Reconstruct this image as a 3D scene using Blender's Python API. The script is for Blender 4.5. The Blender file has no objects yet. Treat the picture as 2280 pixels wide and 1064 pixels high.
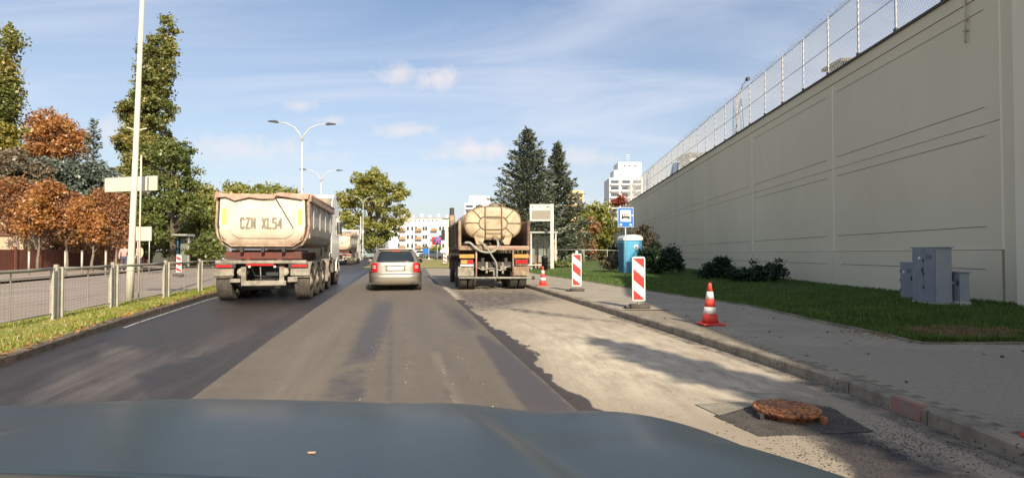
import bpy, bmesh, math, random
import numpy as np
from mathutils import Vector, Matrix
random.seed(7); rng = np.random.default_rng(7)
SC = bpy.context.scene; COL = SC.collection
PI = math.pi
# ------------------------------------------------------------------ camera, sky, sun
F = 1250.0; CX = 1140.0; CY = 532.0; HZ = 558.0; CH = 1.4
PITCH = math.atan((HZ - CY) / F)
cam_d = bpy.data.cameras.new('camera'); cam = bpy.data.objects.new('camera', cam_d); COL.objects.link(cam)
cam_d.sensor_width = 36; cam_d.lens = 36 * F / 2280; cam_d.clip_start = 0.05; cam_d.clip_end = 3000
cam.location = (0, 0, CH); cam.rotation_euler = (PI / 2 + PITCH, 0, 0); SC.camera = cam
SUN_EL = math.radians(33); SUN_AZ = math.radians(159)          # azimuth clockwise from +Y
sdir = Vector((math.sin(SUN_AZ) * math.cos(SUN_EL), math.cos(SUN_AZ) * math.cos(SUN_EL), math.sin(SUN_EL)))
sl = bpy.data.lights.new('sun', 'SUN'); sl.energy = 5.0; sl.angle = math.radians(0.55); sl.color = (1, .88, .69)
so = bpy.data.objects.new('sun', sl); COL.objects.link(so); so.rotation_euler = sdir.to_track_quat('Z', 'Y').to_euler()
SC.view_settings.view_transform = 'Standard'; SC.view_settings.look = 'None'
SC.view_settings.exposure = 0.45; SC.view_settings.gamma = 1; SC.view_settings.use_curve_mapping = False
SC.cycles.max_bounces = 6; SC.cycles.transparent_max_bounces = 12
try: SC.cycles.use_denoising = True
except Exception: pass

def make_world():
    w = bpy.data.worlds.new('World'); SC.world = w; w.use_nodes = True
    nt = w.node_tree; N = nt.nodes; L = nt.links; N.clear()
    out = N.new('ShaderNodeOutputWorld'); bg = N.new('ShaderNodeBackground'); L.new(bg.outputs[0], out.inputs[0])
    sky = N.new('ShaderNodeTexSky'); sky.sky_type = 'NISHITA'; sky.sun_disc = False
    sky.sun_elevation = SUN_EL; sky.sun_rotation = SUN_AZ; sky.air_density = 1.0; sky.dust_density = 1.6; sky.ozone_density = 1.5
    bg.inputs[1].default_value = 0.115
    tc = N.new('ShaderNodeTexCoord'); sep = N.new('ShaderNodeSeparateXYZ'); L.new(tc.outputs['Generated'], sep.inputs[0])
    def m(op, a, b=None, c=None, clamp=False):
        n = N.new('ShaderNodeMath'); n.operation = op; n.use_clamp = clamp
        for i, v in enumerate((a, b, c)):
            if v is None: continue
            if isinstance(v, (int, float)): n.inputs[i].default_value = v
            else: L.new(v, n.inputs[i])
        return n.outputs[0]
    zc = m('MAXIMUM', sep.outputs[2], 0.0)
    den = m('ADD', zc, 0.16)
    cx = m('DIVIDE', sep.outputs[0], den); cy = m('DIVIDE', sep.outputs[1], den)
    comb = N.new('ShaderNodeCombineXYZ'); L.new(cx, comb.inputs[0]); L.new(cy, comb.inputs[1])
    mp = N.new('ShaderNodeMapping'); L.new(comb.outputs[0], mp.inputs[0]); mp.inputs['Rotation'].default_value = (0, 0, .5); mp.inputs['Scale'].default_value = (.38, 1.1, 1)
    nz = N.new('ShaderNodeTexNoise'); L.new(mp.outputs[0], nz.inputs[0]); nz.inputs['Scale'].default_value = 1.5; nz.inputs['Detail'].default_value = 9; nz.inputs['Roughness'].default_value = .57; nz.inputs['Distortion'].default_value = .9
    r = N.new('ShaderNodeMapRange'); L.new(nz.outputs[0], r.inputs[0]); r.inputs[1].default_value = .38; r.inputs[2].default_value = .76; r.inputs[3].default_value = .05; r.inputs[4].default_value = .62
    r.interpolation_type = 'SMOOTHSTEP'
    # small soft cumulus, each at its own bearing and height in the sky
    ys = m('MAXIMUM', sep.outputs[1], 0.02)
    u = m('DIVIDE', sep.outputs[0], ys); v = m('DIVIDE', sep.outputs[2], ys)
    n2 = N.new('ShaderNodeTexNoise'); L.new(tc.outputs['Generated'], n2.inputs[0]); n2.inputs['Scale'].default_value = 34; n2.inputs['Detail'].default_value = 9; n2.inputs['Roughness'].default_value = .62
    nd = m('MULTIPLY', m('SUBTRACT', n2.outputs[0], .5), 2.0)
    total = None
    for (px, py, rx, ry, k) in ((880, 163, 46, 22, .9), (975, 172, 48, 26, 1), (1060, 332, 85, 24, 1), (985, 345, 40, 12, .7), (898, 288, 70, 15, .8), (668, 235, 34, 14, .8),
                                (1290, 352, 85, 20, .7), (540, 330, 150, 30, .75), (735, 268, 34, 9, .6), (1140, 378, 160, 14, .35), (245, 290, 40, 34, .6), (700, 350, 120, 16, .4)):
        a = m('DIVIDE', m('SUBTRACT', u, (px - CX) / F), rx / F * 1.25); b = m('DIVIDE', m('SUBTRACT', v, (HZ - py) / F), ry / F * 1.3)
        d = m('SQRT', m('ADD', m('MULTIPLY', a, a), m('MULTIPLY', b, b)))
        e = m('ADD', m('SUBTRACT', 1.0, d), m('MULTIPLY', nd, 1.0))
        e = m('MULTIPLY', m('SMOOTH_MIN', m('MAXIMUM', e, 0), .95, .5), k * 1.0)
        total = e if total is None else m('MAXIMUM', total, e)
    front = m('GREATER_THAN', sep.outputs[1], .05)
    cum = m('MULTIPLY', m('MULTIPLY', total, front), .72, clamp=True)
    haze = N.new('ShaderNodeMapRange'); L.new(sep.outputs[2], haze.inputs[0]); haze.inputs[1].default_value = -.02; haze.inputs[2].default_value = .42; haze.inputs[3].default_value = .52; haze.inputs[4].default_value = .0
    def mix(f, a, bcol):
        n = N.new('ShaderNodeMix'); n.data_type = 'RGBA'; L.new(f, n.inputs[0]); L.new(a, n.inputs[6]); n.inputs[7].default_value = bcol; return n.outputs[2]
    c = mix(haze.outputs[0], sky.outputs[0], (4.5, 4.55, 4.9, 1))
    c = mix(r.outputs[0], c, (5.2, 5.4, 6.1, 1))
    c = mix(cum, c, (6.4, 5.7, 5.5, 1))
    L.new(c, bg.inputs[0])
make_world()

def ray(px, py):
    d = Vector(((px - CX) / F, -(py - CY) / F, -1)); return cam.rotation_euler.to_matrix() @ d
def G(px, py, z=0.0):
    d = ray(px, py); t = (z - CH) / d.z; return (d.x * t, d.y * t, z)
def AT(px, py, Y):
    d = ray(px, py); t = Y / d.y; return (d.x * t, Y, CH + d.z * t)
# ------------------------------------------------------------------ materials
def pmat(name, c1, c2=None, scale=4., rough=.8, rough2=None, metal=0., bump=0., bscale=40., coat=0., detail=5, stretch=(1, 1, 1), speck=None, speck_scale=60, speck_t=.68, emis=None, contrast=(.35, .65), spec=None, grad=None, alpha=None):
    mt = bpy.data.materials.new(name); mt.use_nodes = True; nt = mt.node_tree; N = nt.nodes; L = nt.links
    b = N['Principled BSDF']; b.inputs['Roughness'].default_value = rough; b.inputs['Metallic'].default_value = metal
    b.inputs['Base Color'].default_value = (*c1, 1)
    if coat: b.inputs['Coat Weight'].default_value = coat; b.inputs['Coat Roughness'].default_value = .06
    if spec is not None: b.inputs['Specular IOR Level'].default_value = spec
    tc = N.new('ShaderNodeTexCoord'); mp = N.new('ShaderNodeMapping'); L.new(tc.outputs['Object'], mp.inputs[0]); mp.inputs['Scale'].default_value = stretch
    col = None
    def noise(sc, det=detail, src=mp.outputs[0]):
        n = N.new('ShaderNodeTexNoise'); n.inputs['Scale'].default_value = sc; n.inputs['Detail'].default_value = det; n.inputs['Roughness'].default_value = .6; L.new(src, n.inputs[0]); return n.outputs[0]
    def rng_(s, a, c, d=0., e=1.):
        n = N.new('ShaderNodeMapRange'); L.new(s, n.inputs[0]); n.inputs[1].default_value = a; n.inputs[2].default_value = c; n.inputs[3].default_value = d; n.inputs[4].default_value = e; return n.outputs[0]
    def mix(f, a, c):
        n = N.new('ShaderNodeMix'); n.data_type = 'RGBA'; L.new(f, n.inputs[0])
        for i, v in ((6, a), (7, c)):
            if isinstance(v, tuple): n.inputs[i].default_value = (*v, 1)
            else: L.new(v, n.inputs[i])
        return n.outputs[2]
    if c2 is not None:
        nn = noise(scale); f = rng_(nn, *contrast); col = mix(f, c1, c2)
        if rough2 is not None: L.new(rng_(nn, contrast[0], contrast[1], rough, rough2), b.inputs['Roughness'])
    if speck is not None:
        f = rng_(noise(speck_scale, 2), speck_t, speck_t + .04); col = mix(f, col if col is not None else c1, speck)
    if grad is not None:      # (axis, lo, hi, colour, noise amount): grime and other tones that gather towards one end of the thing
        ax, lo, hi, gc, na = grad
        sp = N.new('ShaderNodeSeparateXYZ'); L.new(tc.outputs['Object'], sp.inputs[0])
        ad = N.new('ShaderNodeMath'); ad.operation = 'MULTIPLY_ADD'; L.new(noise(3.5, 6), ad.inputs[0]); ad.inputs[1].default_value = na; L.new(sp.outputs[ax], ad.inputs[2])
        f = rng_(ad.outputs[0], hi + na * .5, lo + na * .5); col = mix(f, col if col is not None else c1, gc)
    if col is not None: L.new(col, b.inputs['Base Color'])
    if bump:
        bn = N.new('ShaderNodeBump'); bn.inputs['Strength'].default_value = min(1, bump); bn.inputs['Distance'].default_value = .02; L.new(noise(bscale, 4), bn.inputs['Height']); L.new(bn.outputs[0], b.inputs['Normal'])
    if emis: b.inputs['Emission Color'].default_value = (*emis, 1); b.inputs['Emission Strength'].default_value = 1
    if alpha is not None: b.inputs['Alpha'].default_value = alpha
    return mt
def leafmat(name, cols, trans=.3, nscale=.9):
    mt = bpy.data.materials.new(name); mt.use_nodes = True; nt = mt.node_tree; N = nt.nodes; L = nt.links; N.clear()
    out = N.new('ShaderNodeOutputMaterial'); geo = N.new('ShaderNodeNewGeometry'); rp = N.new('ShaderNodeValToRGB')
    tc = N.new('ShaderNodeTexCoord'); nz = N.new('ShaderNodeTexNoise'); nz.inputs['Scale'].default_value = nscale; nz.inputs['Detail'].default_value = 3; L.new(tc.outputs['Object'], nz.inputs[0])
    mr = N.new('ShaderNodeMapRange'); L.new(nz.outputs[0], mr.inputs[0]); mr.inputs[1].default_value = .32; mr.inputs[2].default_value = .68
    a = N.new('ShaderNodeMath'); a.operation = 'MULTIPLY_ADD'; L.new(geo.outputs['Random Per Island'], a.inputs[0]); a.inputs[1].default_value = .45
    b = N.new('ShaderNodeMath'); b.operation = 'MULTIPLY'; L.new(mr.outputs[0], b.inputs[0]); b.inputs[1].default_value = .55; L.new(b.outputs[0], a.inputs[2])
    L.new(a.outputs[0], rp.inputs[0])
    el = rp.color_ramp.elements
    while len(el) < len(cols): el.new(.5)
    for i, c in enumerate(cols): el[i].position = .05 + .9 * i / (len(cols) - 1); el[i].color = (*c, 1)
    d = N.new('ShaderNodeBsdfDiffuse'); t = N.new('ShaderNodeBsdfTranslucent'); L.new(rp.outputs[0], d.inputs[0]); L.new(rp.outputs[0], t.inputs[0])
    ms = N.new('ShaderNodeMixShader'); ms.inputs[0].default_value = trans; L.new(d.outputs[0], ms.inputs[1]); L.new(t.outputs[0], ms.inputs[2])
    g = N.new('ShaderNodeBsdfGlossy'); g.inputs['Roughness'].default_value = .45; m2 = N.new('ShaderNodeMixShader'); m2.inputs[0].default_value = .05; L.new(ms.outputs[0], m2.inputs[1]); L.new(g.outputs[0], m2.inputs[2])
    L.new(m2.outputs[0], out.inputs[0]); return mt
def glassmat(name, tint, rough=.04, alpha=.35):
    mt = bpy.data.materials.new(name); mt.use_nodes = True; b = mt.node_tree.nodes['Principled BSDF']
    b.inputs['Base Color'].default_value = (*tint, 1); b.inputs['Roughness'].default_value = rough; b.inputs['Alpha'].default_value = alpha; b.inputs['Coat Weight'].default_value = .6; return mt

MT = dict(
    wall=pmat('wall_render', (.67, .59, .43), (.74, .655, .485), .35, .9, bump=.12, bscale=90, contrast=(.3, .7), stretch=(1, 1, .45)),
    wall_light=pmat('wall_render_light', (.78, .69, .52), (.82, .73, .56), .5, .9, bump=.12, bscale=90),
    wall_joint=pmat('wall_joint', (.12, .10, .075), rough=.95),
    seam_light=pmat('seam_light', (.86, .78, .62), rough=.9),
    coping=pmat('coping_metal', (.05, .045, .04), (.09, .08, .07), 3, .6, metal=.3),
    kerb=pmat('kerb_concrete', (.17, .14, .105), (.33, .28, .205), 3.5, .9, bump=.35, bscale=45, speck=(.07, .06, .05), speck_scale=22, speck_t=.63),
    kerb2=pmat('kerb_concrete_old', (.10, .078, .058), (.19, .15, .11), 3., .95, bump=.4, bscale=40, speck=(.05, .04, .03), speck_scale=15, speck_t=.62),
    paver=pmat('paver_concrete', (.29, .25, .19), (.36, .31, .235), 1.6, .9, bump=.25, bscale=80, speck=(.17, .145, .11), speck_scale=22, speck_t=.68),
    pavement=pmat('pavement_concrete', (.29, .25, .19), (.37, .32, .245), 1.4, .92, bump=.25, bscale=60, speck=(.10, .09, .07), speck_scale=14, speck_t=.66),
    joint_sand=pmat('joint_sand', (.20, .17, .125), (.27, .23, .17), 9, .95),
    soil=pmat('soil', (.07, .055, .03), (.10, .10, .035), 3, .95, bump=.5, bscale=20),
    lawn=pmat('lawn', (.05, .085, .014), (.085, .12, .025), 2.5, .95, bump=.6, bscale=60),
    verge=pmat('verge', (.20, .21, .045), (.30, .26, .09), 3.0, .95, bump=.6, bscale=50, speck=(.25, .15, .07), speck_scale=16, speck_t=.62),
    blade=leafmat('grass_blade', [(.05, .10, .008), (.08, .15, .014), (.14, .20, .025)], .35, 1.5),
    blade2=leafmat('verge_blade', [(.14, .20, .02), (.24, .29, .04), (.36, .35, .08), (.42, .32, .13)], .35, 1.2),
    straw=leafmat('straw', [(.22, .12, .05), (.33, .21, .10), (.10, .10, .03)], .2, 2),
    litter=leafmat('leaf_litter', [(.22, .10, .03), (.38, .2, .06), (.16, .09, .04)], .15, 2),
    old_road=pmat('old_asphalt', (.27, .215, .175), (.33, .27, .22), .7, .9, bump=.2, bscale=70, stretch=(1, .3, 1), speck=(.15, .13, .11), speck_scale=30, speck_t=.64),
    side_road=pmat('side_road', (.27, .215, .17), (.34, .28, .22), .6, .9),
    paint_white=pmat('road_paint', (.52, .48, .42), (.20, .18, .16), 9, .8, contrast=(.42, .62)),
    crumbs=pmat('asphalt_crumbs', (.035, .032, .03), (.07, .06, .055), 20, .9),
    pebble=pmat('pebbles', (.33, .28, .21), (.5, .45, .36), 20, .9),
    rust=pmat('manhole_iron', (.27, .10, .04), (.50, .22, .085), 5, .8, metal=.1, bump=.3, bscale=60, speck=(.07, .032, .018), speck_scale=24, speck_t=.555),
    patch_dark=pmat('patch_dark', (.05, .043, .036), (.09, .078, .064), 6, .95, bump=.7, bscale=70, speck=(.2, .18, .15), speck_scale=60, speck_t=.62),
    patch_mid=pmat('patch_mid', (.24, .21, .16), (.33, .29, .22), 5, .95, bump=.5, bscale=70, speck=(.12, .10, .08), speck_scale=50, speck_t=.62),
    galv=pmat('galvanised', (.42, .41, .37), (.52, .51, .46), 4, .45, metal=.35),
    post_steel=pmat('post_steel', (.38, .355, .285), (.50, .47, .38), 5, .5, metal=.15),
    rail=pmat('rail_grey', (.36, .335, .27), (.27, .25, .20), 5, .6, metal=.2),
    lamp_white=pmat('lamp_paint', (.62, .60, .55), (.50, .48, .43), 2, .5),
    lamp_beige=pmat('lamp_beige', (.64, .60, .47), (.54, .50, .39), 2, .6),
    dark=pmat('dark_metal', (.03, .03, .032), (.05, .048, .045), 5, .6),
    black=pmat('black_plastic', (.012, .012, .013), rough=.5),
    rubber=pmat('tyre_rubber', (.035, .033, .03), (.10, .088, .07), 5, .9, bump=.3, bscale=60),
    rubber_dusty=pmat('tyre_dusty', (.05, .044, .036), (.115, .097, .075), 5, .95, bump=.3, bscale=50),
    hubdust=pmat('wheel_hub', (.42, .37, .29), (.28, .23, .17), 6, .8),
    tip_body=pmat('tipper_paint', (.74, .67, .52), (.64, .55, .40), 1.6, .55, grad=(2, 1.50, 2.10, (.24, .14, .085), .6), speck=(.36, .24, .15), speck_scale=9, speck_t=.70),
    tip_rim=pmat('tipper_rim', (.26, .15, .10), (.52, .40, .29), 4, .7),
    tip_side=pmat('tipper_side', (.50, .47, .40), (.42, .38, .31), 1.5, .55, grad=(2, 1.5, 1.95, (.16, .14, .11), .18)),  # darker tone towards the bottom
    cab_white=pmat('cab_white', (.80, .78, .72), (.72, .69, .61), 1.2, .35, coat=.3),
    chassis_red=pmat('chassis_red', (.15, .035, .022), (.09, .035, .025), 4, .7),
    chassis=pmat('chassis_grime', (.035, .03, .026), (.07, .06, .05), 6, .8),
    greymetal=pmat('dusty_grey_metal', (.15, .13, .10), (.36, .32, .25), 5, .7),
    red_lens=pmat('red_lens', (.55, .02, .02), rough=.25, coat=.5),
    orange_plate=pmat('orange_plate', (.52, .22, .04), (.62, .31, .08), 8, .6),
    yellow_tape=pmat('yellow_tape', (.62, .55, .14), rough=.5),
    letters=pmat('letter_grey', (.17, .15, .11), (.30, .26, .20), 9, .7),
    plate_white=pmat('plate_white', (.8, .8, .78), rough=.4),
    plate_black=pmat('plate_black', (.03, .03, .03), rough=.5),
    tank=pmat('tank_cream', (.36, .27, .16), (.58, .46, .30), 2.6, .55, speck=(.28, .18, .09), speck_scale=7, speck_t=.68),
    tank_rib=pmat('tank_rib', (.17, .12, .075), (.25, .18, .11), 5, .7),
    bed=pmat('bed_brown', (.09, .055, .04), (.19, .125, .09), 4, .8, speck=(.36, .30, .22), speck_scale=8, speck_t=.66),
    bed_rim=pmat('bed_rim', (.36, .28, .18), (.20, .12, .08), 5, .7),
    pinkpaint=pmat('pink_primer', (.45, .20, .15), (.55, .38, .28), 5, .7),
    hose=pmat('hose', (.36, .35, .30), (.22, .20, .16), 6, .5),
    car_paint=pmat('car_silver_beige', (.37, .335, .28), (.42, .38, .32), 2, .32, metal=.55, coat=.6, grad=(2, .2, .6, (.36, .31, .23), .2)),
    car_glass=pmat('car_glass', (.015, .022, .025), rough=.05, coat=.6),
    window_dark=pmat('window_dark', (.05, .06, .075), (.09, .10, .12), 1, .15),
    lamp_white_lens=pmat('clear_lens', (.75, .6, .58), rough=.2, coat=.5),
    bonnet=pmat('bonnet_blue_grey', (.034, .050, .060), (.040, .058, .068), 5, .40, rough2=.46, metal=.15, spec=.32, coat=.16, speck=(.13, .125, .11), speck_scale=420, speck_t=.80),
    cone_red=pmat('cone_red', (.62, .045, .03), (.70, .075, .05), 8, .55),
    sign_red=pmat('sign_red', (.66, .04, .035), (.60, .05, .04), 6, .4),
    sign_white=pmat('sign_white', (.80, .79, .75), (.72, .70, .64), 4, .45),
    sign_blue=pmat('sign_blue', (.01, .16, .56), rough=.4),
    sign_orange=pmat('sign_fade', (.62, .36, .24), rough=.5),
    toilet_blue=pmat('toilet_blue', (.07, .34, .55), (.09, .38, .58), 3, .5),
    toilet_dark=pmat('toilet_blue_shaded', (.03, .13, .22), rough=.6),  # darker toilet blue: shade of the side away from the sun, as colour
    cab_grey=pmat('cabinet_grey', (.34, .355, .38), (.40, .41, .43), 3, .6),
    cab_dark=pmat('cabinet_dark', (.21, .225, .255), (.25, .265, .295), 3, .6),
    concrete=pmat('concrete_base', (.52, .50, .42), (.60, .57, .48), 4, .9),
    tower_conc=pmat('tower_concrete', (.48, .46, .39), (.54, .52, .44), 2, .9),
    bark=pmat('bark', (.09, .07, .05), (.14, .11, .08), 8, .95, bump=.6, bscale=20),
    bark_grey=pmat('bark_grey', (.16, .135, .10), (.24, .2, .15), 8, .95, bump=.5, bscale=20),
    brown_fence=pmat('brown_fence', (.16, .055, .035), (.20, .075, .05), 2, .8),
    brown_fence2=pmat('brown_fence_light', (.30, .13, .09), (.26, .11, .075), 3, .8),
    house=pmat('house_cream', (.66, .58, .42), (.72, .64, .48), 2, .9),
    house2=pmat('house_tan', (.56, .38, .25), (.60, .43, .29), 2, .9),
    rooftile=pmat('roof_brown', (.14, .07, .05), (.2, .1, .07), 4, .9),
    bldg=pmat('block_white', (.80, .76, .73), (.84, .80, .77), .2, .9),
    bldg_pink=pmat('block_pale_pink', (.78, .66, .62), (.80, .70, .66), .3, .9),
    bldg_yellow=pmat('block_pale_yellow', (.80, .80, .62), rough=.9),
    balcony=pmat('balcony_brown', (.33, .20, .11), (.42, .29, .18), 1, .8),
    balcony_green=pmat('balcony_olive', (.42, .42, .16), rough=.8),
    bldg_orange=pmat('block_orange', (.76, .50, .25), (.8, .56, .3), .2, .9),
    fence_wire=pmat('fence_wire', (.30, .30, .30), rough=.5, metal=.4),
    glass=glassmat('shelter_glass', (.45, .5, .45), .05, .28),
    screen=pmat('display_screen', (.30, .27, .21), rough=.3),
    pink_mark=pmat('pink_spray', (.36, .15, .12), (.25, .205, .155), 9, .9, contrast=(.42, .6)),
    wire_dark=pmat('wire_dark', (.13, .12, .10), rough=.6), skin=pmat('skin', (.55, .33, .23), rough=.6), hair=pmat('hair_brown', (.06, .035, .02), rough=.8),
    coat_beige=pmat('coat_beige', (.58, .52, .36), rough=.9), coat_pink=pmat('coat_pink', (.45, .30, .28), rough=.9), trousers=pmat('trousers_dark', (.07, .08, .11), rough=.9),
)
MT['bonnet'].node_tree.nodes['Principled BSDF'].inputs['Coat Roughness'].default_value = .2
# ------------------------------------------------------------------ mesh helpers
class MB:
    def __init__(s): s.v = []; s.f = []; s.sm = []
    def add(s, vs, fs, smooth=False, M=None):
        o = len(s.v)
        for p in vs:
            p = Vector(p); p = M @ p if M is not None else p; s.v.append(tuple(p))
        for f in fs: s.f.append(tuple(i + o for i in f)); s.sm.append(smooth)
        return s
    def box(s, x0, x1, y0, y1, z0, z1, M=None):
        return s.add([(x0, y0, z0), (x1, y0, z0), (x1, y1, z0), (x0, y1, z0), (x0, y0, z1), (x1, y0, z1), (x1, y1, z1), (x0, y1, z1)],
                     [(0, 3, 2, 1), (4, 5, 6, 7), (0, 1, 5, 4), (1, 2, 6, 5), (2, 3, 7, 6), (3, 0, 4, 7)], M=M)
    def tube(s, pts, r, n=8, cap=True, smooth=True):
        pts = [Vector(p) for p in pts]; rs = r if isinstance(r, (list, tuple)) else [r] * len(pts)
        vs = []; fs = []; up = Vector((0, 0, 1)); prev = None
        for i, p in enumerate(pts):
            t = (pts[min(i + 1, len(pts) - 1)] - pts[max(i - 1, 0)]).normalized()
            if prev is None: a = t.cross(up) if abs(t.dot(up)) < .95 else t.cross(Vector((1, 0, 0)))
            else: a = prev - t * prev.dot(t)
            a.normalize(); prev = a; b = t.cross(a)
            for k in range(n):
                w = 2 * PI * k / n; vs.append(p + (a * math.cos(w) + b * math.sin(w)) * rs[i])
        for i in range(len(pts) - 1):
            for k in range(n):
                k2 = (k + 1) % n; fs.append((i * n + k, i * n + k2, (i + 1) * n + k2, (i + 1) * n + k))
        s.add(vs, fs, smooth)
        if cap:
            o = len(s.v) - len(vs); s.f.append(tuple(o + k for k in range(n - 1, -1, -1))); s.sm.append(False)
            s.f.append(tuple(o + (len(pts) - 1) * n + k for k in range(n))); s.sm.append(False)
        return s
    def lathe(s, prof, n=24, M=None, smooth=True, close=False):   # prof: (r, z) about Z
        vs = []; fs = []; m = len(prof)
        for (r, z) in prof:
            for k in range(n): w = 2 * PI * k / n; vs.append((r * math.cos(w), r * math.sin(w), z))
        rngm = m if close else m - 1
        for i in range(rngm):
            j = (i + 1) % m
            for k in range(n): k2 = (k + 1) % n; fs.append((i * n + k, i * n + k2, j * n + k2, j * n + k))
        if not close:
            if prof[0][0] > 1e-6: fs.append(tuple(k for k in range(n - 1, -1, -1)))
            if prof[-1][0] > 1e-6: fs.append(tuple((m - 1) * n + k for k in range(n)))
        return s.add(vs, fs, smooth, M)
    def prism(s, poly, axis, a, b, M=None, smooth=False):   # polygon in the other two axes, extruded along axis
        def P(p, t): return {0: (t, p[0], p[1]), 1: (p[0], t, p[1]), 2: (p[0], p[1], t)}[axis]
        n = len(poly); vs = [P(p, a) for p in poly] + [P(p, b) for p in poly]
        fs = [tuple(range(n))[::-1], tuple(range(n, 2 * n))] + [(i, (i + 1) % n, n + (i + 1) % n, n + i) for i in range(n)]
        return s.add(vs, fs, smooth, M)
    def grid(s, fn, nu, nv, smooth=True, flip=False):
        vs = [fn(i / nu, j / nv) for j in range(nv + 1) for i in range(nu + 1)]
        fs = []
        for j in range(nv):
            for i in range(nu):
                a = j * (nu + 1) + i; q = (a, a + 1, a + nu + 2, a + nu + 1); fs.append(q[::-1] if flip else q)
        return s.add(vs, fs, smooth)
    def mesh(s, name, mat):
        me = bpy.data.meshes.new(name); me.from_pydata(s.v, [], s.f); me.materials.append(mat)
        me.polygons.foreach_set('use_smooth', s.sm)
        bm = bmesh.new(); bm.from_mesh(me); bmesh.ops.recalc_face_normals(bm, faces=bm.faces); bm.to_mesh(me); bm.free()
        me.update(); return me
    def build(s, name, mat, parent=None, bev=0., label=None, loc=None, thick=0., kind=None, rz=None):
        o = bpy.data.objects.new(name, s.mesh(name, MT[mat] if isinstance(mat, str) else mat)); COL.objects.link(o)
        if parent is not None: o.parent = parent
        if loc is not None: o.location = loc
        if rz is not None: o.rotation_euler = (0, 0, rz)
        if thick: md = o.modifiers.new('thickness', 'SOLIDIFY'); md.thickness = thick; md.offset = -1
        if bev: md = o.modifiers.new('edges', 'BEVEL'); md.width = bev; md.segments = 2; md.limit_method = 'ANGLE'; md.angle_limit = math.radians(40)
        if label: o['label'] = label
        if kind: o['kind'] = kind
        return o
def tag(o, label=None, cat=None, group=None, kind=None):
    if label: o['label'] = label
    if cat: o['category'] = cat
    if group: o['group'] = group
    if kind: o['kind'] = kind
    return o
def thing(name, label, cat, loc=(0, 0, 0), rz=0., group=None):
    o = bpy.data.objects.new(name, None); COL.objects.link(o); o.empty_display_size = .2; o.location = loc; o.rotation_euler = (0, 0, rz)
    return tag(o, label, cat, group)
def copy_tree(o, parent=None, label=None, loc=None, rz=None, scale=None):
    c = o.copy(); COL.objects.link(c)
    if parent is not None: c.parent = parent
    if label: c['label'] = label
    if loc is not None: c.location = loc
    if rz is not None: c.rotation_euler = (0, 0, rz)
    if scale is not None: c.scale = (scale,) * 3
    for ch in list(o.children): copy_tree(ch, c)
    return c
def bx(*a): return MB().box(*a)
def np_mesh(name, V, Fq, mat, parent=None, smooth=False, loc=None, attrs=None, kind=None):
    V = np.asarray(V, dtype=np.float32); Fq = np.asarray(Fq, dtype=np.int32); k = Fq.shape[1]
    me = bpy.data.meshes.new(name); me.vertices.add(len(V)); me.vertices.foreach_set('co', V.ravel())
    me.loops.add(Fq.size); me.loops.foreach_set('vertex_index', Fq.ravel()); me.polygons.add(len(Fq))
    me.polygons.foreach_set('loop_start', np.arange(0, Fq.size, k, dtype=np.int32)); me.polygons.foreach_set('loop_total', np.full(len(Fq), k, dtype=np.int32))
    if smooth: me.polygons.foreach_set('use_smooth', np.ones(len(Fq), dtype=bool))
    me.update(calc_edges=True); me.materials.append(MT[mat] if isinstance(mat, str) else mat)
    for an, vals in (attrs or {}).items():
        a = me.attributes.new(an, 'FLOAT', 'POINT'); a.data.foreach_set('value', np.asarray(vals, dtype=np.float32))
    o = bpy.data.objects.new(name, me); COL.objects.link(o)
    if parent is not None: o.parent = parent
    if loc is not None: o.location = loc
    if kind: o['kind'] = kind
    return o
def text_mesh(txt, size, sx=1.):
    cu = bpy.data.curves.new('txt', 'FONT'); cu.body = txt; cu.size = size; cu.align_x = 'CENTER'; cu.align_y = 'CENTER'; cu.extrude = .003; cu.offset = size * .05; cu.resolution_u = 3
    o = bpy.data.objects.new('txt', cu); COL.objects.link(o); dg = bpy.context.evaluated_depsgraph_get(); dg.update()
    me = bpy.data.meshes.new_from_object(o.evaluated_get(dg)); bpy.data.objects.remove(o); bpy.data.curves.remove(cu)
    me.transform(Matrix.Diagonal((sx, 1, 1, 1)) ); me.transform(Matrix.Rotation(PI / 2, 4, 'X')); return me   # stands up, read from -Y
def put_text(txt, size, mat, parent, loc, sx=1., rz=0., name='lettering'):
    me = text_mesh(txt, size, sx); me.materials.clear(); me.materials.append(MT[mat]); o = bpy.data.objects.new(name, me); COL.objects.link(o); o.parent = parent; o.location = loc; o.rotation_euler = (0, 0, rz); return o
GLY = {'C': [[(1, 1.35), (.8, 1.6), (.2, 1.6), (0, 1.35), (0, .25), (.2, 0), (.8, 0), (1, .25)]], 'Z': [[(0, 1.6), (1, 1.6), (0, 0), (1, 0)]], 'N': [[(0, 0), (0, 1.6), (1, 0), (1, 1.6)]],
       'X': [[(0, 0), (1, 1.6)], [(0, 1.6), (1, 0)]], 'L': [[(0, 1.6), (0, 0), (1, 0)]], '5': [[(1, 1.6), (0, 1.6), (0, .95), (.8, .95), (1, .75), (1, .25), (.8, 0), (0, 0)]], '4': [[(.75, 0), (.75, 1.6), (0, .5), (1.05, .5)]]}
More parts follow.
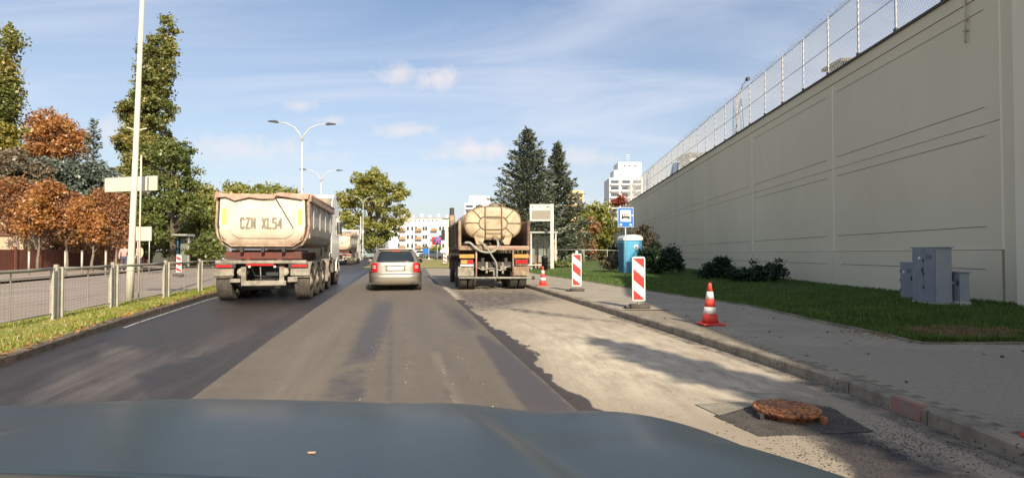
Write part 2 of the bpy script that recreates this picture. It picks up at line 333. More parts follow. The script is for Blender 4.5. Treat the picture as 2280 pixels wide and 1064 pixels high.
def stencil(txt, width, h, mat, parent, loc):
    n = len(txt); pitch = width / n; w = pitch * .58; t_ = h * .21
    for i, ch in enumerate(txt):
        if ch not in GLY: continue
        m = MB(); x0 = -width / 2 + pitch * (i + .5) - w / 2; k_ = 0
        for pl in GLY[ch]:
            for a, b in zip(pl[:-1], pl[1:]):
                A = Vector((x0 + a[0] * w, (a[1] / 1.6 - .5) * h)); B = Vector((x0 + b[0] * w, (b[1] / 1.6 - .5) * h)); d = (B - A).normalized() * t_ * .32; q = Vector((-d.y, d.x)).normalized() * t_ / 2
                P = [A - d - q, B + d - q, B + d + q, A - d + q]; k_ += 1; m.prism([tuple(p) for p in P], 1, -.0035 - .0004 * k_, .0)
        m.build('letter', mat, parent, loc=loc)
def interp(t, P, c): return float(np.interp(t, [p[0] for p in P], [p[c] for p in P]))
def npi(t, P, c=1): return np.interp(t, [p[0] for p in P], [p[c] for p in P])
# ------------------------------------------------------------------ road geometry: lines given as (Y, X)
RK = [(-8, 3.3), (2, 3.33), (4, 3.35), (5.4, 3.33), (6.9, 3.12), (9.4, 2.72), (13, 2.1), (20.5, .72), (30, -1.3), (60, -7.2), (110, -16)]      # right kerb face
AR = [(-8, 2.6), (2, .98), (4, .74), (5, .53), (8.18, -.12), (12, -.85), (18, -2.02), (27.3, -3.85), (45, -7.0), (110, -19)]            # fresh layer, right edge
AL = [(-8, -1.6), (2, -2.35), (5.35, -3.0), (8.66, -3.72), (12, -4.4), (21, -6.2), (45, -10.9), (110, -23.9)]                              # fresh layer, left edge
LK = [(-8, -4.0), (2, -5.2), (6.7, -6.12), (8.9, -6.85), (11, -7.5), (15.9, -8.85), (18, -9.3), (28, -11.9), (45, -15.9), (60, -19.2), (110, -29.5)]  # left kerb face
MF = [(-8, -5.6), (2, -7.3), (9.4, -8.53), (11, -8.87), (13.2, -9.33), (15.8, -9.7), (18.2, -10.1), (30, -12.7), (60, -19.9), (110, -30.2)]             # fence on the median
ML = [(-8, -6.6), (2, -8.2), (10, -9.4), (20, -11.2), (30, -13.6), (60, -21.0), (110, -31)]                                              # median, far side
OF = [(-8, -14.5), (2, -16.7), (23.6, -21.5), (43.8, -26), (60, -29.8), (110, -41)]                                                      # opposite carriageway, far edge
BF = [(-8, -21), (2, -23.2), (32, -29.6), (52, -33), (70, -36.5), (110, -48)]                                                            # brown fence
GE = [(7.76, 5.6), (8.4, 5.6), (12.9, 5.45), (19, 4.0), (23.5, 3.1), (28.6, 1.8), (35, .6), (60, -4.5)]                                  # pavement / lawn edge
def wallx(Y): return 10.58 + .0656 * Y
def rows(y0, y1, n): return np.geomspace(y0 + 5, y1 + 5, n) - 5
def strip(name, A, B, ys, nu, za, zb, mat, label=None, kind='structure', attrs=None, parent=None, jit=0.):
    ys = np.asarray(ys); a = npi(ys, A); b = npi(ys, B); u = np.linspace(0, 1, nu + 1)
    X = a[:, None] * (1 - u) + b[:, None] * u; Y = np.repeat(ys[:, None], nu + 1, 1); Z = za * (1 - u)[None, :] + zb * u[None, :] + X * 0
    if jit: Z = Z + jit * (np.sin(X * 1.7 + Y * .9) + np.sin(X * .6 - Y * 1.3)) * np.minimum(u, 1 - u)[None, :] * 2
    V = np.stack([X, Y, Z], -1).reshape(-1, 3); n = nu + 1
    i = np.arange(len(ys) - 1)[:, None] * n + np.arange(nu)[None, :]; i = i.ravel()
    Fq = np.stack([i, i + 1, i + n + 1, i + n], -1)
    if (b - a).mean() < 0: Fq = Fq[:, ::-1]
    at = attrs(V[:, 0], V[:, 1]) if attrs else None
    return np_mesh(name, V, Fq, mat, smooth=True, attrs=at, kind=kind, parent=parent)
def to_px(X, Y, z=0.): return CX + F * X / np.maximum(Y, .5), HZ + F * (CH - z) / np.maximum(Y, .5)
def soft_poly(px, py, poly, soft):
    """1 inside the polygon, falling to 0 over soft pixels of its edge."""
    P = np.array(poly, float); d = np.full(px.shape, 1e9); inside = np.zeros(px.shape, bool)
    for i in range(len(P)):
        a = P[i]; b = P[(i + 1) % len(P)]; ab = b - a; t = np.clip(((px - a[0]) * ab[0] + (py - a[1]) * ab[1]) / (ab @ ab), 0, 1)
        d = np.minimum(d, np.hypot(px - a[0] - t * ab[0], py - a[1] - t * ab[1]))
        c = ((a[1] > py) != (b[1] > py)) & (px < (b[0] - a[0]) * (py - a[1]) / (b[1] - a[1] + 1e-9) + a[0]); inside ^= c
    return np.clip(.5 + np.where(inside, d, -d) / (2 * soft), 0, 1)

def roadmat(name, base, base2, dark, light, rough, rough_dark, bump, bscale, stretch=(1, .12, 1), sscale=3, speck=None, speck_t=.67, ridges=0., along=-.2):
    """colour from long noise along the road, plus two laid-down masks of stains and painted shadows (tone_dark, tone_light)"""
    mt = bpy.data.materials.new(name); mt.use_nodes = True; nt = mt.node_tree; N = nt.nodes; L = nt.links; b = N['Principled BSDF']
    tc = N.new('ShaderNodeTexCoord')
    rot = N.new('ShaderNodeMapping'); L.new(tc.outputs['Object'], rot.inputs[0]); rot.inputs['Rotation'].default_value = (0, 0, along)
    mp = N.new('ShaderNodeMapping'); L.new(rot.outputs[0], mp.inputs[0]); mp.inputs['Scale'].default_value = stretch
    def noise(sc, det, src, ro=.6):
        n = N.new('ShaderNodeTexNoise'); n.inputs['Scale'].default_value = sc; n.inputs['Detail'].default_value = det; n.inputs['Roughness'].default_value = ro; L.new(src, n.inputs[0]); return n.outputs[0]
    def mr(s, a, c, d=0., e=1.):
        n = N.new('ShaderNodeMapRange'); L.new(s, n.inputs[0]); n.inputs[1].default_value = a; n.inputs[2].default_value = c; n.inputs[3].default_value = d; n.inputs[4].default_value = e; return n.outputs[0]
    def mth(op, a, c):
        n = N.new('ShaderNodeMath'); n.operation = op; n.use_clamp = True
        for i, v in enumerate((a, c)):
            if isinstance(v, (int, float)): n.inputs[i].default_value = v
            else: L.new(v, n.inputs[i])
        return n.outputs[0]
    def mix(f, a, c):
        n = N.new('ShaderNodeMix'); n.data_type = 'RGBA'; L.new(f, n.inputs[0])
        for i, v in ((6, a), (7, c)):
            if isinstance(v, tuple): n.inputs[i].default_value = (*v, 1)
            else: L.new(v, n.inputs[i])
        return n.outputs[2]
    def att(nm): n = N.new('ShaderNodeAttribute'); n.attribute_name = nm; return n.outputs['Fac']
    long = noise(sscale, 6, mp.outputs[0]); fine = noise(2.3, 7, tc.outputs['Object'], .65); grain = noise(130, 3, tc.outputs['Object'])
    col = mix(mr(long, .35, .65), base, base2)
    col = mix(mr(fine, .3, .75, 0, .5), col, tuple(x * .75 for x in base))
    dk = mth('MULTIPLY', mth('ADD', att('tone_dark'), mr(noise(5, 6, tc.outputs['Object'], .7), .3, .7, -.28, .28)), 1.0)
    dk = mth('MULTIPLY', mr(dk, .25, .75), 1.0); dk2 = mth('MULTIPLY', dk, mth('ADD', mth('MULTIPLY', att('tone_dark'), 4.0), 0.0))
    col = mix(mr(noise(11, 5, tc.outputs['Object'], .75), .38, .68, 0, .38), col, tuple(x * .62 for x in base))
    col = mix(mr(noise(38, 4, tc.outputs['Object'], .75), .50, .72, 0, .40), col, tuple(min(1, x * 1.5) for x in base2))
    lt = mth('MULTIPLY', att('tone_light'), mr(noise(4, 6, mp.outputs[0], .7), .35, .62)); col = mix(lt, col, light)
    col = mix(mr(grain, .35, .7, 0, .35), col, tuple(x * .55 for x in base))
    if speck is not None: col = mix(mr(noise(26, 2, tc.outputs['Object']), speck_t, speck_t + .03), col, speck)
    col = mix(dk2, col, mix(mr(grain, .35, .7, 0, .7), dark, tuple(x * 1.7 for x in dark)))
    L.new(col, b.inputs['Base Color'])
    L.new(mr(dk2, 0, 1, rough, rough_dark), b.inputs['Roughness'])
    bn = N.new('ShaderNodeBump'); bn.inputs['Strength'].default_value = bump; bn.inputs['Distance'].default_value = .012
    h = noise(bscale, 4, tc.outputs['Object'])
    if ridges:
        w = N.new('ShaderNodeTexWave'); w.wave_type = 'BANDS'; w.bands_direction = 'X'; w.inputs['Scale'].default_value = 9; w.inputs['Distortion'].default_value = 1.5; w.inputs['Detail'].default_value = 3; L.new(rot.outputs[0], w.inputs[0])
        ad = N.new('ShaderNodeMath'); ad.operation = 'MULTIPLY_ADD'; L.new(w.outputs['Fac'], ad.inputs[0]); ad.inputs[1].default_value = ridges; L.new(h, ad.inputs[2]); h = ad.outputs[0]
    L.new(h, bn.inputs['Height']); L.new(bn.outputs[0], b.inputs['Normal']); return mt
MT['fresh'] = roadmat('fresh_binder_course', (.15, .124, .096), (.19, .158, .122), (.066, .055, .052), (.28, .235, .175), .78, .55, .35, 90, stretch=(1, .05, 1), sscale=2.6, along=-.2)
MT['milled'] = roadmat('milled_asphalt', (.030, .026, .028), (.085, .070, .063), (.017, .015, .018), (.20, .165, .14), .55, .34, 1.0, 48, stretch=(1, .07, 1), sscale=2.2, ridges=.5, speck=(.22, .19, .16), speck_t=.71, along=-.25)
MT['dusty'] = roadmat('dusty_old_asphalt', (.41, .34, .25), (.345, .285, .21), (.045, .038, .037), (.66, .57, .43), .9, .8, .5, 60, stretch=(1, .3, 1), sscale=1.5, speck=(.13, .11, .09), speck_t=.70, along=-.1)

def fresh_attr(X, Y):
    px, py = to_px(X, Y)
    d = .75 * soft_poly(px, py, [(838, 668), (880, 672), (872, 720), (838, 806), (766, 818), (800, 740)], 14)
    d = np.maximum(d, .55 * soft_poly(px, py, [(733, 845), (815, 815), (822, 960), (700, 960)], 16))
    d = np.maximum(d, .85 * soft_poly(px, py, [(1056, 752), (1075, 745), (1128, 778), (1275, 910), (1400, 1040), (1290, 1040), (1160, 905)], 9))
    d = np.maximum(d, .75 * soft_poly(px, py, [(978, 676), (1025, 690), (1062, 722), (1066, 736), (1040, 742), (1008, 715)], 14))
    d = np.maximum(d, .45 * soft_poly(px, py, [(865, 690), (877, 690), (880, 960), (855, 960)], 6))
    d = np.maximum(d, .35 * soft_poly(px, py, [(985, 780), (1000, 780), (1030, 960), (985, 960)], 9))
    d = np.maximum(d, .5 * soft_poly(px, py, [(930, 600), (990, 650), (1000, 668), (955, 650)], 6))
    l = .55 * soft_poly(px, py, [(640, 800), (760, 700), (700, 960), (520, 960)], 40) + .8 * soft_poly(px, py, [(960, 790), (975, 790), (1040, 920), (1020, 920)], 5)
    l = l + .9 * soft_poly(px, py, [(1185, 830), (1195, 828), (1262, 895), (1252, 900)], 3)
    return dict(tone_dark=d, tone_light=np.clip(l, 0, 1))
def milled_attr(X, Y):
    px, py = to_px(X, Y)
    d = .9 * soft_poly(px, py, [(230, 735), (420, 690), (600, 680), (560, 720), (330, 775), (240, 765)], 14)
    d = np.maximum(d, .8 * soft_poly(px, py, [(300, 830), (620, 730), (560, 770), (420, 850), (330, 880)], 14))
    d = np.maximum(d, .85 * soft_poly(px, py, [(480, 660), (740, 610), (820, 600), (780, 640), (700, 690), (560, 700)], 10))
    l = .8 * soft_poly(px, py, [(140, 830), (330, 790), (560, 740), (500, 800), (300, 880), (60, 900)], 25) + .7 * soft_poly(px, py, [(230, 770), (300, 760), (310, 790), (230, 795)], 14)
    return dict(tone_dark=d, tone_light=np.clip(l, 0, 1))
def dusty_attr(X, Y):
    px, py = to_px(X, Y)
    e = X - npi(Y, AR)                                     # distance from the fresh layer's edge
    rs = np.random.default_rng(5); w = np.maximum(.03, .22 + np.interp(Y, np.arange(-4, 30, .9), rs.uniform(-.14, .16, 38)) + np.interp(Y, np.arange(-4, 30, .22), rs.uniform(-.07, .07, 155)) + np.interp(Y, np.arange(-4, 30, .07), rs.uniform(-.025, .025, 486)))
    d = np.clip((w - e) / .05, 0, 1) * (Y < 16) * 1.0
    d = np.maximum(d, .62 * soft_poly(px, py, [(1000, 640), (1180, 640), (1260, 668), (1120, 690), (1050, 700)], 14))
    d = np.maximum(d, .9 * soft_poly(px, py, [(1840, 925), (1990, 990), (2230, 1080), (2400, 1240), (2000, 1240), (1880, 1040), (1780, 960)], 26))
    d = np.maximum(d, .6 * soft_poly(px, py, [(1600, 850), (1860, 905), (1830, 925), (1700, 890)], 16))  # diagonal streak: a cast shadow painted as darker tone
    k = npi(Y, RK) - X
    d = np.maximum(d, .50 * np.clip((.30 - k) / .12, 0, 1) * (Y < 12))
    d = np.maximum(d, .55 * soft_poly(px, py, [(1060, 672), (1200, 690), (1400, 716), (1396, 722), (1190, 700), (1060, 680)], 4))  # thin cast shadow line across the lane, put into the tone
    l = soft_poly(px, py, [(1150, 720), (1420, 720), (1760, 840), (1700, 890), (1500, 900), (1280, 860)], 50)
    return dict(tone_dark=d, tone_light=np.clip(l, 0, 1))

big = MB().add([(-1500, -300, -.12), (1500, -300, -.12), (1500, 2600, -.12), (-1500, 2600, -.12)], [(0, 1, 2, 3)]).build('ground', 'soil', kind='structure')
YR = rows(-3, 110, 420)
strip('road', AL, AR, YR, 90, .03, .03, 'fresh', attrs=fresh_attr)
strip('road_milled_lane', LK, AL, YR, 70, 0, 0, 'milled', attrs=milled_attr)
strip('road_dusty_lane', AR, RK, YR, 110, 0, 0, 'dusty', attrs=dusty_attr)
# vertical edge of the fresh layer, crumbly
e = MB(); ye = rows(-3, 60, 500)
vs = []
for y in ye:
    x = interp(y, AR, 1); j = random.uniform(-.02, .025); vs += [(x, y, .029), (x + .02 + j, y, .012), (x + .045 + j, y, .001)]
e.add(vs, [(3 * i + k, 3 * i + k + 1, 3 * i + k + 4, 3 * i + k + 3) for i in range(len(ye) - 1) for k in (0, 1)]); e.build('road_layer_edge', 'crumbs', kind='structure')
# opposite carriageway, median, far verge
strip('opposite_road', OF, ML, rows(-3, 110, 60), 6, -.002, -.002, 'old_road')
strip('median_verge', ML, [(y, x - .10) for y, x in LK], rows(-3, 110, 160), 10, .03, .11, 'verge', jit=.015)
strip('far_pavement', BF, OF, rows(-3, 110, 30), 4, .10, .10, 'side_road')
# painted lines: dashes of the opposite road and the thin white edge line of ours
mk = thing('road_marking', 'white dashed lane line on the opposite carriageway behind the median fence', 'road marking')
def dash(pa, pb, w, parent, z=.006):
    a = Vector((*pa, z)); b = Vector((*pb, z)); n = (b - a).cross(Vector((0, 0, 1))).normalized() * w / 2
    m = MB().add([a - n, a + n, b + n, b - n], [(0, 1, 2, 3)]); return m.build('dash', 'paint_white', parent)
for (y, w) in [(3.5 + 5.6 * i, .13) for i in range(9)]:
    x = lambda t: -12.3 - .2 * (t - 14); dash((x(y), y), (x(y + 2.6), y + 2.6), w, mk)
mk2 = thing('road_marking', 'second faint dashed lane line farther across the opposite carriageway', 'road marking')
for (y, w) in [(5 + 6.0 * i, .11) for i in range(8)]:
    x = lambda t: -15.6 - .21 * (t - 14); dash((x(y), y), (x(y + 2.2), y + 2.2), w, mk2)
mk3 = thing('road_marking', 'thin white edge line beside the median kerb on the milled lane', 'road marking')
for y in np.arange(10.2, 17.0, .85):
    dash((interp(y, LK, 1) + .22, y), (interp(y + .8, LK, 1) + .22, y + .8), .05, mk3)
mk4 = thing('road_marking', 'pale worn line along the fresh layer edge left of the tank truck', 'road marking')
for y in np.arange(17.0, 45, 1.5):
    dash((interp(y, AR, 1) + .14, y), (interp(y + 1.4, AR, 1) + .14, y + 1.4), .10, mk4)

# kerbs
def walk(P, s0, n, step):
    out = []; y = s0
    for i in range(n):
        x = interp(y, P, 1); x2 = interp(y + .05, P, 1); a = math.atan2(x2 - x, .05); dy = step * math.cos(a); y2 = y + dy; x2 = interp(y2, P, 1)
        out.append((x, y, math.atan2(-(x2 - x), dy))); y = y2
    return out
def kerb_line(name, label, P, s0, n, h, mat, side, special=None):
    root = tag(thing(name, None, None), kind='structure')
    poly = [(0, -.2), (0, h - .02), (.02, h), (.15, h), (.15, -.2)] if side > 0 else [(0, -.2), (0, h - .02), (-.02, h), (-.15, h), (-.15, -.2)]
    me = [MB().prism(poly, 1, .006, .99).mesh('kerbstone', MT[mat]) for _ in range(1)][0]
    if 'paver_kerb_pink' and special is not None: me2 = MB().prism(poly, 1, .006, .99).mesh('kerbstone', MT['pink_mark'])
    for i, (x, y, a) in enumerate(walk(P, s0, n, 1.0)):
        o = bpy.data.objects.new('kerbstone', me); COL.objects.link(o); o.parent = root; o.location = (x, y, random.uniform(-.006, .006)); o.rotation_euler = (random.uniform(-.006, .006), 0, a + random.uniform(-.008, .008))
    return root
kerb_line('kerb', None, RK, 1.55, 34, .125, 'kerb', 1)
kerb_line('median_kerb', None, LK, 1.2, 36, .11, 'kerb2', -1)
MB().prism([(0, 0), (.001, .12), (.05, .12), (.05, .134), (-.012, .134), (-.014, .0)], 1, 0, .34).build('paint_mark', 'pink_mark', loc=(3.345, 4.62, -.001), rz=0.01)
tag(bpy.data.objects['paint_mark'], 'faded pink spray mark on the kerbstone beside the manhole', 'paint mark')

# pavement: joint bed, pavers, far sheet
def kx(y): return interp(y, RK, 1) + .155
def gx(y): return interp(y, GE, 1) if y > 7.76 else 14.0
MB().grid(lambda u, v: ((lambda y: (kx(y) + (gx(y) - kx(y)) * u if y > 7.76 else kx(y) + (14 - kx(y)) * u, y, .108))(-1 + 13.2 * v)), 6, 60, smooth=False).build('pavement_bed', 'joint_sand', kind='structure')
strip('pavement', [(y, kx(y)) for y in (12.2, 13, 20.5, 30, 60)], GE, rows(12.2, 58, 60), 8, .122, .122, 'pavement')
pv = tag(thing('paving', None, None), kind='structure')
cand = []
for j in range(-10, 125):
    y = 2.0 + j * .1
    if y > 12.15: break
    off = .1 if j % 2 else 0
    for i in range(60):
        x = 3.3 + off + i * .2
        if x < kx(y + .05) - .02: continue
        if y + .05 > 7.72 and x > gx(max(y, 7.8)) - .17: continue
        if x > 12.5 or x / max(y, .1) > 1.15: continue
        cand.append((x, y))
def vis(c):
    p = CX + F * c[0] / c[1]; return p < 2290
ordc = sorted([c for c in cand if vis(c)], key=lambda c: c[1] + .2 * c[0]); rest = [c for c in cand if not vis(c)] + ordc[300:]
pme = []
for k in range(3):
    b_ = MB().add([(0.003, .003, -.05), (.197, .003, -.05), (.197, .097, -.05), (.003, .097, -.05), (.003, .003, .012), (.197, .003, .012), (.197, .097, .012), (.003, .097, .012), (.008, .008, .0165), (.192, .008, .0165), (.192, .092, .0165), (.008, .092, .0165)],
                  [(0, 1, 5, 4), (1, 2, 6, 5), (2, 3, 7, 6), (3, 0, 4, 7), (4, 5, 9, 8), (5, 6, 10, 9), (6, 7, 11, 10), (7, 4, 8, 11), (8, 9, 10, 11)]); pme.append(b_)
pmesh = [m_.mesh('paver', MT['paver']) for m_ in pme]
for i, (x, y) in enumerate(ordc[:300]):
    o = bpy.data.objects.new('paver', pmesh[i % 3]); COL.objects.link(o); o.parent = pv; o.location = (x, y, .1085 + random.uniform(-.0015, .0015)); o.rotation_euler = (random.uniform(-.008, .008), random.uniform(-.006, .006), 0)
base = np.array(pme[0].v); bf = pme[0].f
R = np.array(rest); V = base[None] + np.stack([R[:, 0], R[:, 1], .1085 + rng.uniform(-.0015, .0015, len(R))], -1)[:, None, :]
Fq = (np.array(bf)[None] + (np.arange(len(R)) * 12)[:, None, None]).reshape(-1, 4)
np_mesh('pavers', V.reshape(-1, 3), Fq, 'paver', parent=pv, kind='stuff')
# low edging stones between pavement and lawn
ed = tag(thing('lawn_edging', None, None), kind='structure')
eme = bx(-.03, .03, .004, .996, -.05, .15).mesh('edging_stone', MT['kerb'])
for (x, y, a) in walk(GE, 7.76, 24, 1.0):
    o = bpy.data.objects.new('edging_stone', eme); COL.objects.link(o); o.parent = ed; o.location = (x + .03, y, random.uniform(-.008, .004)); o.rotation_euler = (0, 0, a + random.uniform(-.015, .015))
for i in range(7):
    o = bpy.data.objects.new('edging_stone', eme); COL.objects.link(o); o.parent = ed; o.location = (6.63 + i, 7.73, random.uniform(-.01, .0)); o.rotation_euler = (0, 0, PI / 2 + random.uniform(-.01, .01))
# lawn on the right
def lawnz(x, y): return .135 + .05 * max(0, min(1, (x - gx(y)) / 4)) - .004 * max(0, y - 12) + .01 * math.sin(x * 1.3 + y)
def lawnf(u, v):
    y = 7.8 + 68 * v ** 1.8; a = gx(y) + .06; b = wallx(y); x = a + (b - a) * u; return (x, y, lawnz(x, y))
MB().grid(lawnf, 24, 70).build('lawn', 'lawn', kind='structure')
def blades(name, pts, hmin, hmax, w, mat, label=None):
    n = len(pts); P = np.asarray(pts); a = rng.uniform(0, 2 * PI, n); h = rng.uniform(hmin, hmax, n); ww = rng.uniform(.6, 1.3, n) * w; lean = rng.uniform(0, .7, n) * h; b = rng.uniform(0, 2 * PI, n)
    dx = np.cos(a) * ww; dy = np.sin(a) * ww; V = np.empty((n, 3, 3)); V[:, 0] = P - np.stack([dx, dy, 0 * dx], -1); V[:, 1] = P + np.stack([dx, dy, 0 * dx], -1); V[:, 2] = P + np.stack([np.cos(b) * lean, np.sin(b) * lean, h], -1)
    o = np_mesh(name, V.reshape(-1, 3), np.arange(3 * n).reshape(-1, 3), mat, kind='stuff'); tag(o, label, 'grass'); return o
pts = []
while len(pts) < 90000:
    v = random.random(); y = 7.85 + 30 * v ** 2.0; a = gx(y) + .02; b = wallx(y) - .02; x = random.uniform(a, b)
    if 8.0 < y < 9.8 and 6.0 < x < 7.9 and math.hypot((x - 6.9) / .95, (y - 8.6) / .75) < 1 + .3 * math.sin(9 * x) and random.random() < .9: continue
    if math.sin(x * 2.1 + 3 * math.sin(y * .8)) + math.sin(y * 1.7) > 1.2 and random.random() < .5: continue
    pts.append((x, y, lawnz(x, y) - .005))
blades('grass', pts, .03, .10, .011, 'blade', 'dark green lawn grass between the pavement and the beige wall')
pts = []
while len(pts) < 9000:
    x = random.gauss(6.9, .55); y = random.gauss(8.55, .38)
    if y < 7.85: continue
    pts.append((x, y, lawnz(x, y) - .004))
blades('dry_grass', pts, .012, .05, .014, 'straw', 'brown dead grass patch at the lawn corner beside the pavement')
pts = []
while len(pts) < 48000:
    v = random.random(); y = 4 + 40 * v ** 1.7; a = interp(y, ML, 1); b = interp(y, LK, 1) - .17; u = random.random() ** .9; x = a + (b - a) * u; pts.append((x, y, .03 + .08 * u))
blades('verge_grass', pts, .02, .07, .011, 'blade2', 'yellow green grass with dry tufts on the median verge')
def leaves(name, pts, size, mat, kind=None, parent=None, loc=None, elong=1.6, up=0., tilt=1.):
    n = len(pts); P = np.asarray(pts); nrm = rng.normal(size=(n, 3)); nrm[:, 2] = nrm[:, 2] * tilt + up; nrm /= np.linalg.norm(nrm, axis=1)[:, None] + 1e-9
    a = np.cross(nrm, rng.normal(size=(n, 3))); a /= np.linalg.norm(a, axis=1)[:, None] + 1e-9; b = np.cross(nrm, a); s = (rng.uniform(.6, 1.35, n) * size)[:, None]
    V = np.empty((n, 4, 3)); V[:, 0] = P - a * s * elong * .5; V[:, 1] = P + b * s * .5 + a * s * .1; V[:, 2] = P + a * s * elong * .5; V[:, 3] = P - b * s * .5 + a * s * .1
    return np_mesh(name, V.reshape(-1, 3), np.arange(4 * n).reshape(-1, 4), mat, parent=parent, loc=loc, kind=kind)
pts = []
for i in range(1500):
    y = 4 + 26 * random.random() ** 1.6; u = random.random() ** .35; a = interp(y, ML, 1); b = interp(y, LK, 1) - .02; pts.append((a + (b - a) * u, y, .055 + .07 * u))
tag(leaves('leaf_litter', pts, .055, 'litter', kind='stuff', up=2.0), 'brown fallen leaves along the edge of the median verge', 'leaves')
# crumbs and pebbles lying about
def stones(name, pts, smin, smax, mat, label, cat):
    base = np.array([(1, 0, 0), (-1, 0, 0), (0, 1, 0), (0, -1, 0), (0, 0, 1), (0, 0, -.4)], float); f = np.array([(0, 2, 4), (2, 1, 4), (1, 3, 4), (3, 0, 4), (2, 0, 5), (1, 2, 5), (3, 1, 5), (0, 3, 5)])
    P = np.asarray(pts); n = len(P); s = np.exp(rng.uniform(math.log(smin), math.log(smax), n)); V = base[None] * rng.uniform(.55, 1.25, (n, 6, 1)) * s[:, None, None]; an = rng.uniform(0, 2 * PI, n); c, d = np.cos(an), np.sin(an)
    X = V[:, :, 0] * c[:, None] - V[:, :, 1] * d[:, None]; Y = V[:, :, 0] * d[:, None] + V[:, :, 1] * c[:, None]; V = np.stack([X, Y, V[:, :, 2] * .7], -1) + P[:, None, :]
    o = np_mesh(name, V.reshape(-1, 3), (f[None] + (np.arange(n) * 6)[:, None, None]).reshape(-1, 3), mat, kind='stuff'); tag(o, label, cat)
pts = []
for i in range(1300):
    y = 3 + 13 * random.random() ** 1.5; x = interp(y, AR, 1) + abs(random.gauss(0, .05)) + .02; pts.append((x, y, .003))
for i in range(2600):
    p = G(random.gauss(1960, 150), random.gauss(990, 35)); 
    if p[0] < kx(p[1]) - .17: pts.append((p[0], p[1], .003))
for i in range(1100):
    y = 3 + 10 * random.random() ** 1.3; x = kx(y) - .17 - abs(random.gauss(0, .1)); pts.append((x, y, .003))
for i in range(800):
    y = 3 + 10 * random.random() ** 1.3; x = random.uniform(interp(y, AR, 1) + .3, kx(y) - .2); pts.append((x, y, .003))
stones('asphalt_crumbs', pts, .002, .0075, 'crumbs', 'loose black asphalt crumbs scattered along the layer edge and kerb', 'crumbs')
pts = []
for i in range(1500):
    y = 3.2 + 12 * random.random() ** 1.4; x = interp(y, AR, 1) + .28 + abs(random.gauss(0, .16)) ; pts.append((x, y, .003))
for i in range(110):
    y = 4 + 5 * random.random(); x = random.choice((-.5, -.9, -1.35, -.2)) - .195 * (y - 5) + random.gauss(0, .03) ; pts.append((x, y, .033))
for i in range(260):
    y = 3.4 + 8 * random.random(); x = random.uniform(kx(y) + .05, 7); pts.append((x, y, .127))
stones('pebbles', pts, .004, .012, 'pebble', 'pale pebbles and grit lying on the lanes and pavement', 'pebbles')
pts = [(random.uniform(kx(y) + .1, 7.5), y, .128) for y in np.random.default_rng(3).uniform(4, 14, 60)]
tag(leaves('twigs', pts, .035, 'crumbs', kind='stuff', up=3.0, elong=2.2), 'dark leaves and twigs scattered on the pavement', 'leaves')

# ------------------------------------------------------------------ raised manhole in its cut-out
pa = [G(1590, 926), G(1691, 972), G(1945, 962), G(1850, 906), G(1700, 896)]
def ragged(P, z, k=14, amp=.012):
    out = []
    for i in range(len(P)):
        a, b = Vector(P[i][:2]), Vector(P[(i + 1) % len(P)][:2])
        for j in range(k): q = a.lerp(b, j / k); out.append((q.x + random.uniform(-amp, amp), q.y + random.uniform(-amp, amp), z))
    return out
rg = ragged(pa, .004)
MB().add(rg, [tuple(range(len(rg)))]).build('road_patch', 'patch_dark', kind='structure')
pb = [G(1547, 901), G(1673, 894), G(1690, 900), G(1602, 926)]
MB().add([(p[0], p[1], .008) for p in pb], [(0, 1, 2, 3)]).build('road_patch', 'patch_mid', kind='structure')
mh = thing('manhole', 'rusty orange round manhole cover standing proud in a dark cut patch', 'manhole', G(1751, 925), .35); mh.scale = (.80, .80, .85)
MB().lathe([(.275, -.02), (.275, .055), (.335, .055), (.335, .085), (.30, .088), (.298, .082), (0.0, .082)], 40).build('frame', 'rust', mh)
cv = MB(); cv.lathe([(0.292, .083), (.29, .094), (.0, .095)], 40)
for i in range(-6, 7):
    for j in range(-6, 7):
        if math.hypot(i * .043, j * .043) < .27 and (i + j) % 2 == 0: cv.box(i * .043 - .014, i * .043 + .014, j * .043 - .006, j * .043 + .006, .0945, .0965)
cv.build('cover', 'rust', mh)
bx(.10, .155, -.375, -.32, .0, .07).build('lug', 'rust', mh, bev=.006); bx(-.38, -.32, -.03, .03, .01, .06).build('lug', 'dark', mh, bev=.006)
bx(.33, .375, .02, .08, .02, .07).build('lug', 'rust', mh, bev=.006)

# ------------------------------------------------------------------ the long wall and what stands on it
def WT(Y): return 8.05 - .005 * Y
TH = .45
wl = thing('wall', 'long beige rendered perimeter wall with joint lines on the right', 'wall')
YJ = [13.05, 20.8, 29.1, 37.8, 47.6, 58, 76]
def wz(Y, h): return h - .006 * max(0, Y - 13)
def wpanel(y0, y1, h0, h1, name='panel', off=0., mat='wall', g=.008):
    y0 += g; y1 -= g
    def P(y, z, o): return (wallx(y) + o, y, z)
    z = [wz(y0, h0) + g, wz(y1, h0) + g, wz(y1, h1) - g, wz(y0, h1) - g]
    vs = [P(y0, z[0], off), P(y1, z[1], off), P(y1, z[2], off), P(y0, z[3], off), P(y0, z[0], off + .12), P(y1, z[1], off + .12), P(y1, z[2], off + .12), P(y0, z[3], off + .12)]
    return MB().add(vs, [(0, 1, 2, 3), (4, 7, 6, 5), (0, 4, 5, 1), (1, 5, 6, 2), (2, 6, 7, 3), (3, 7, 4, 0)]).build(name, mat, wl)
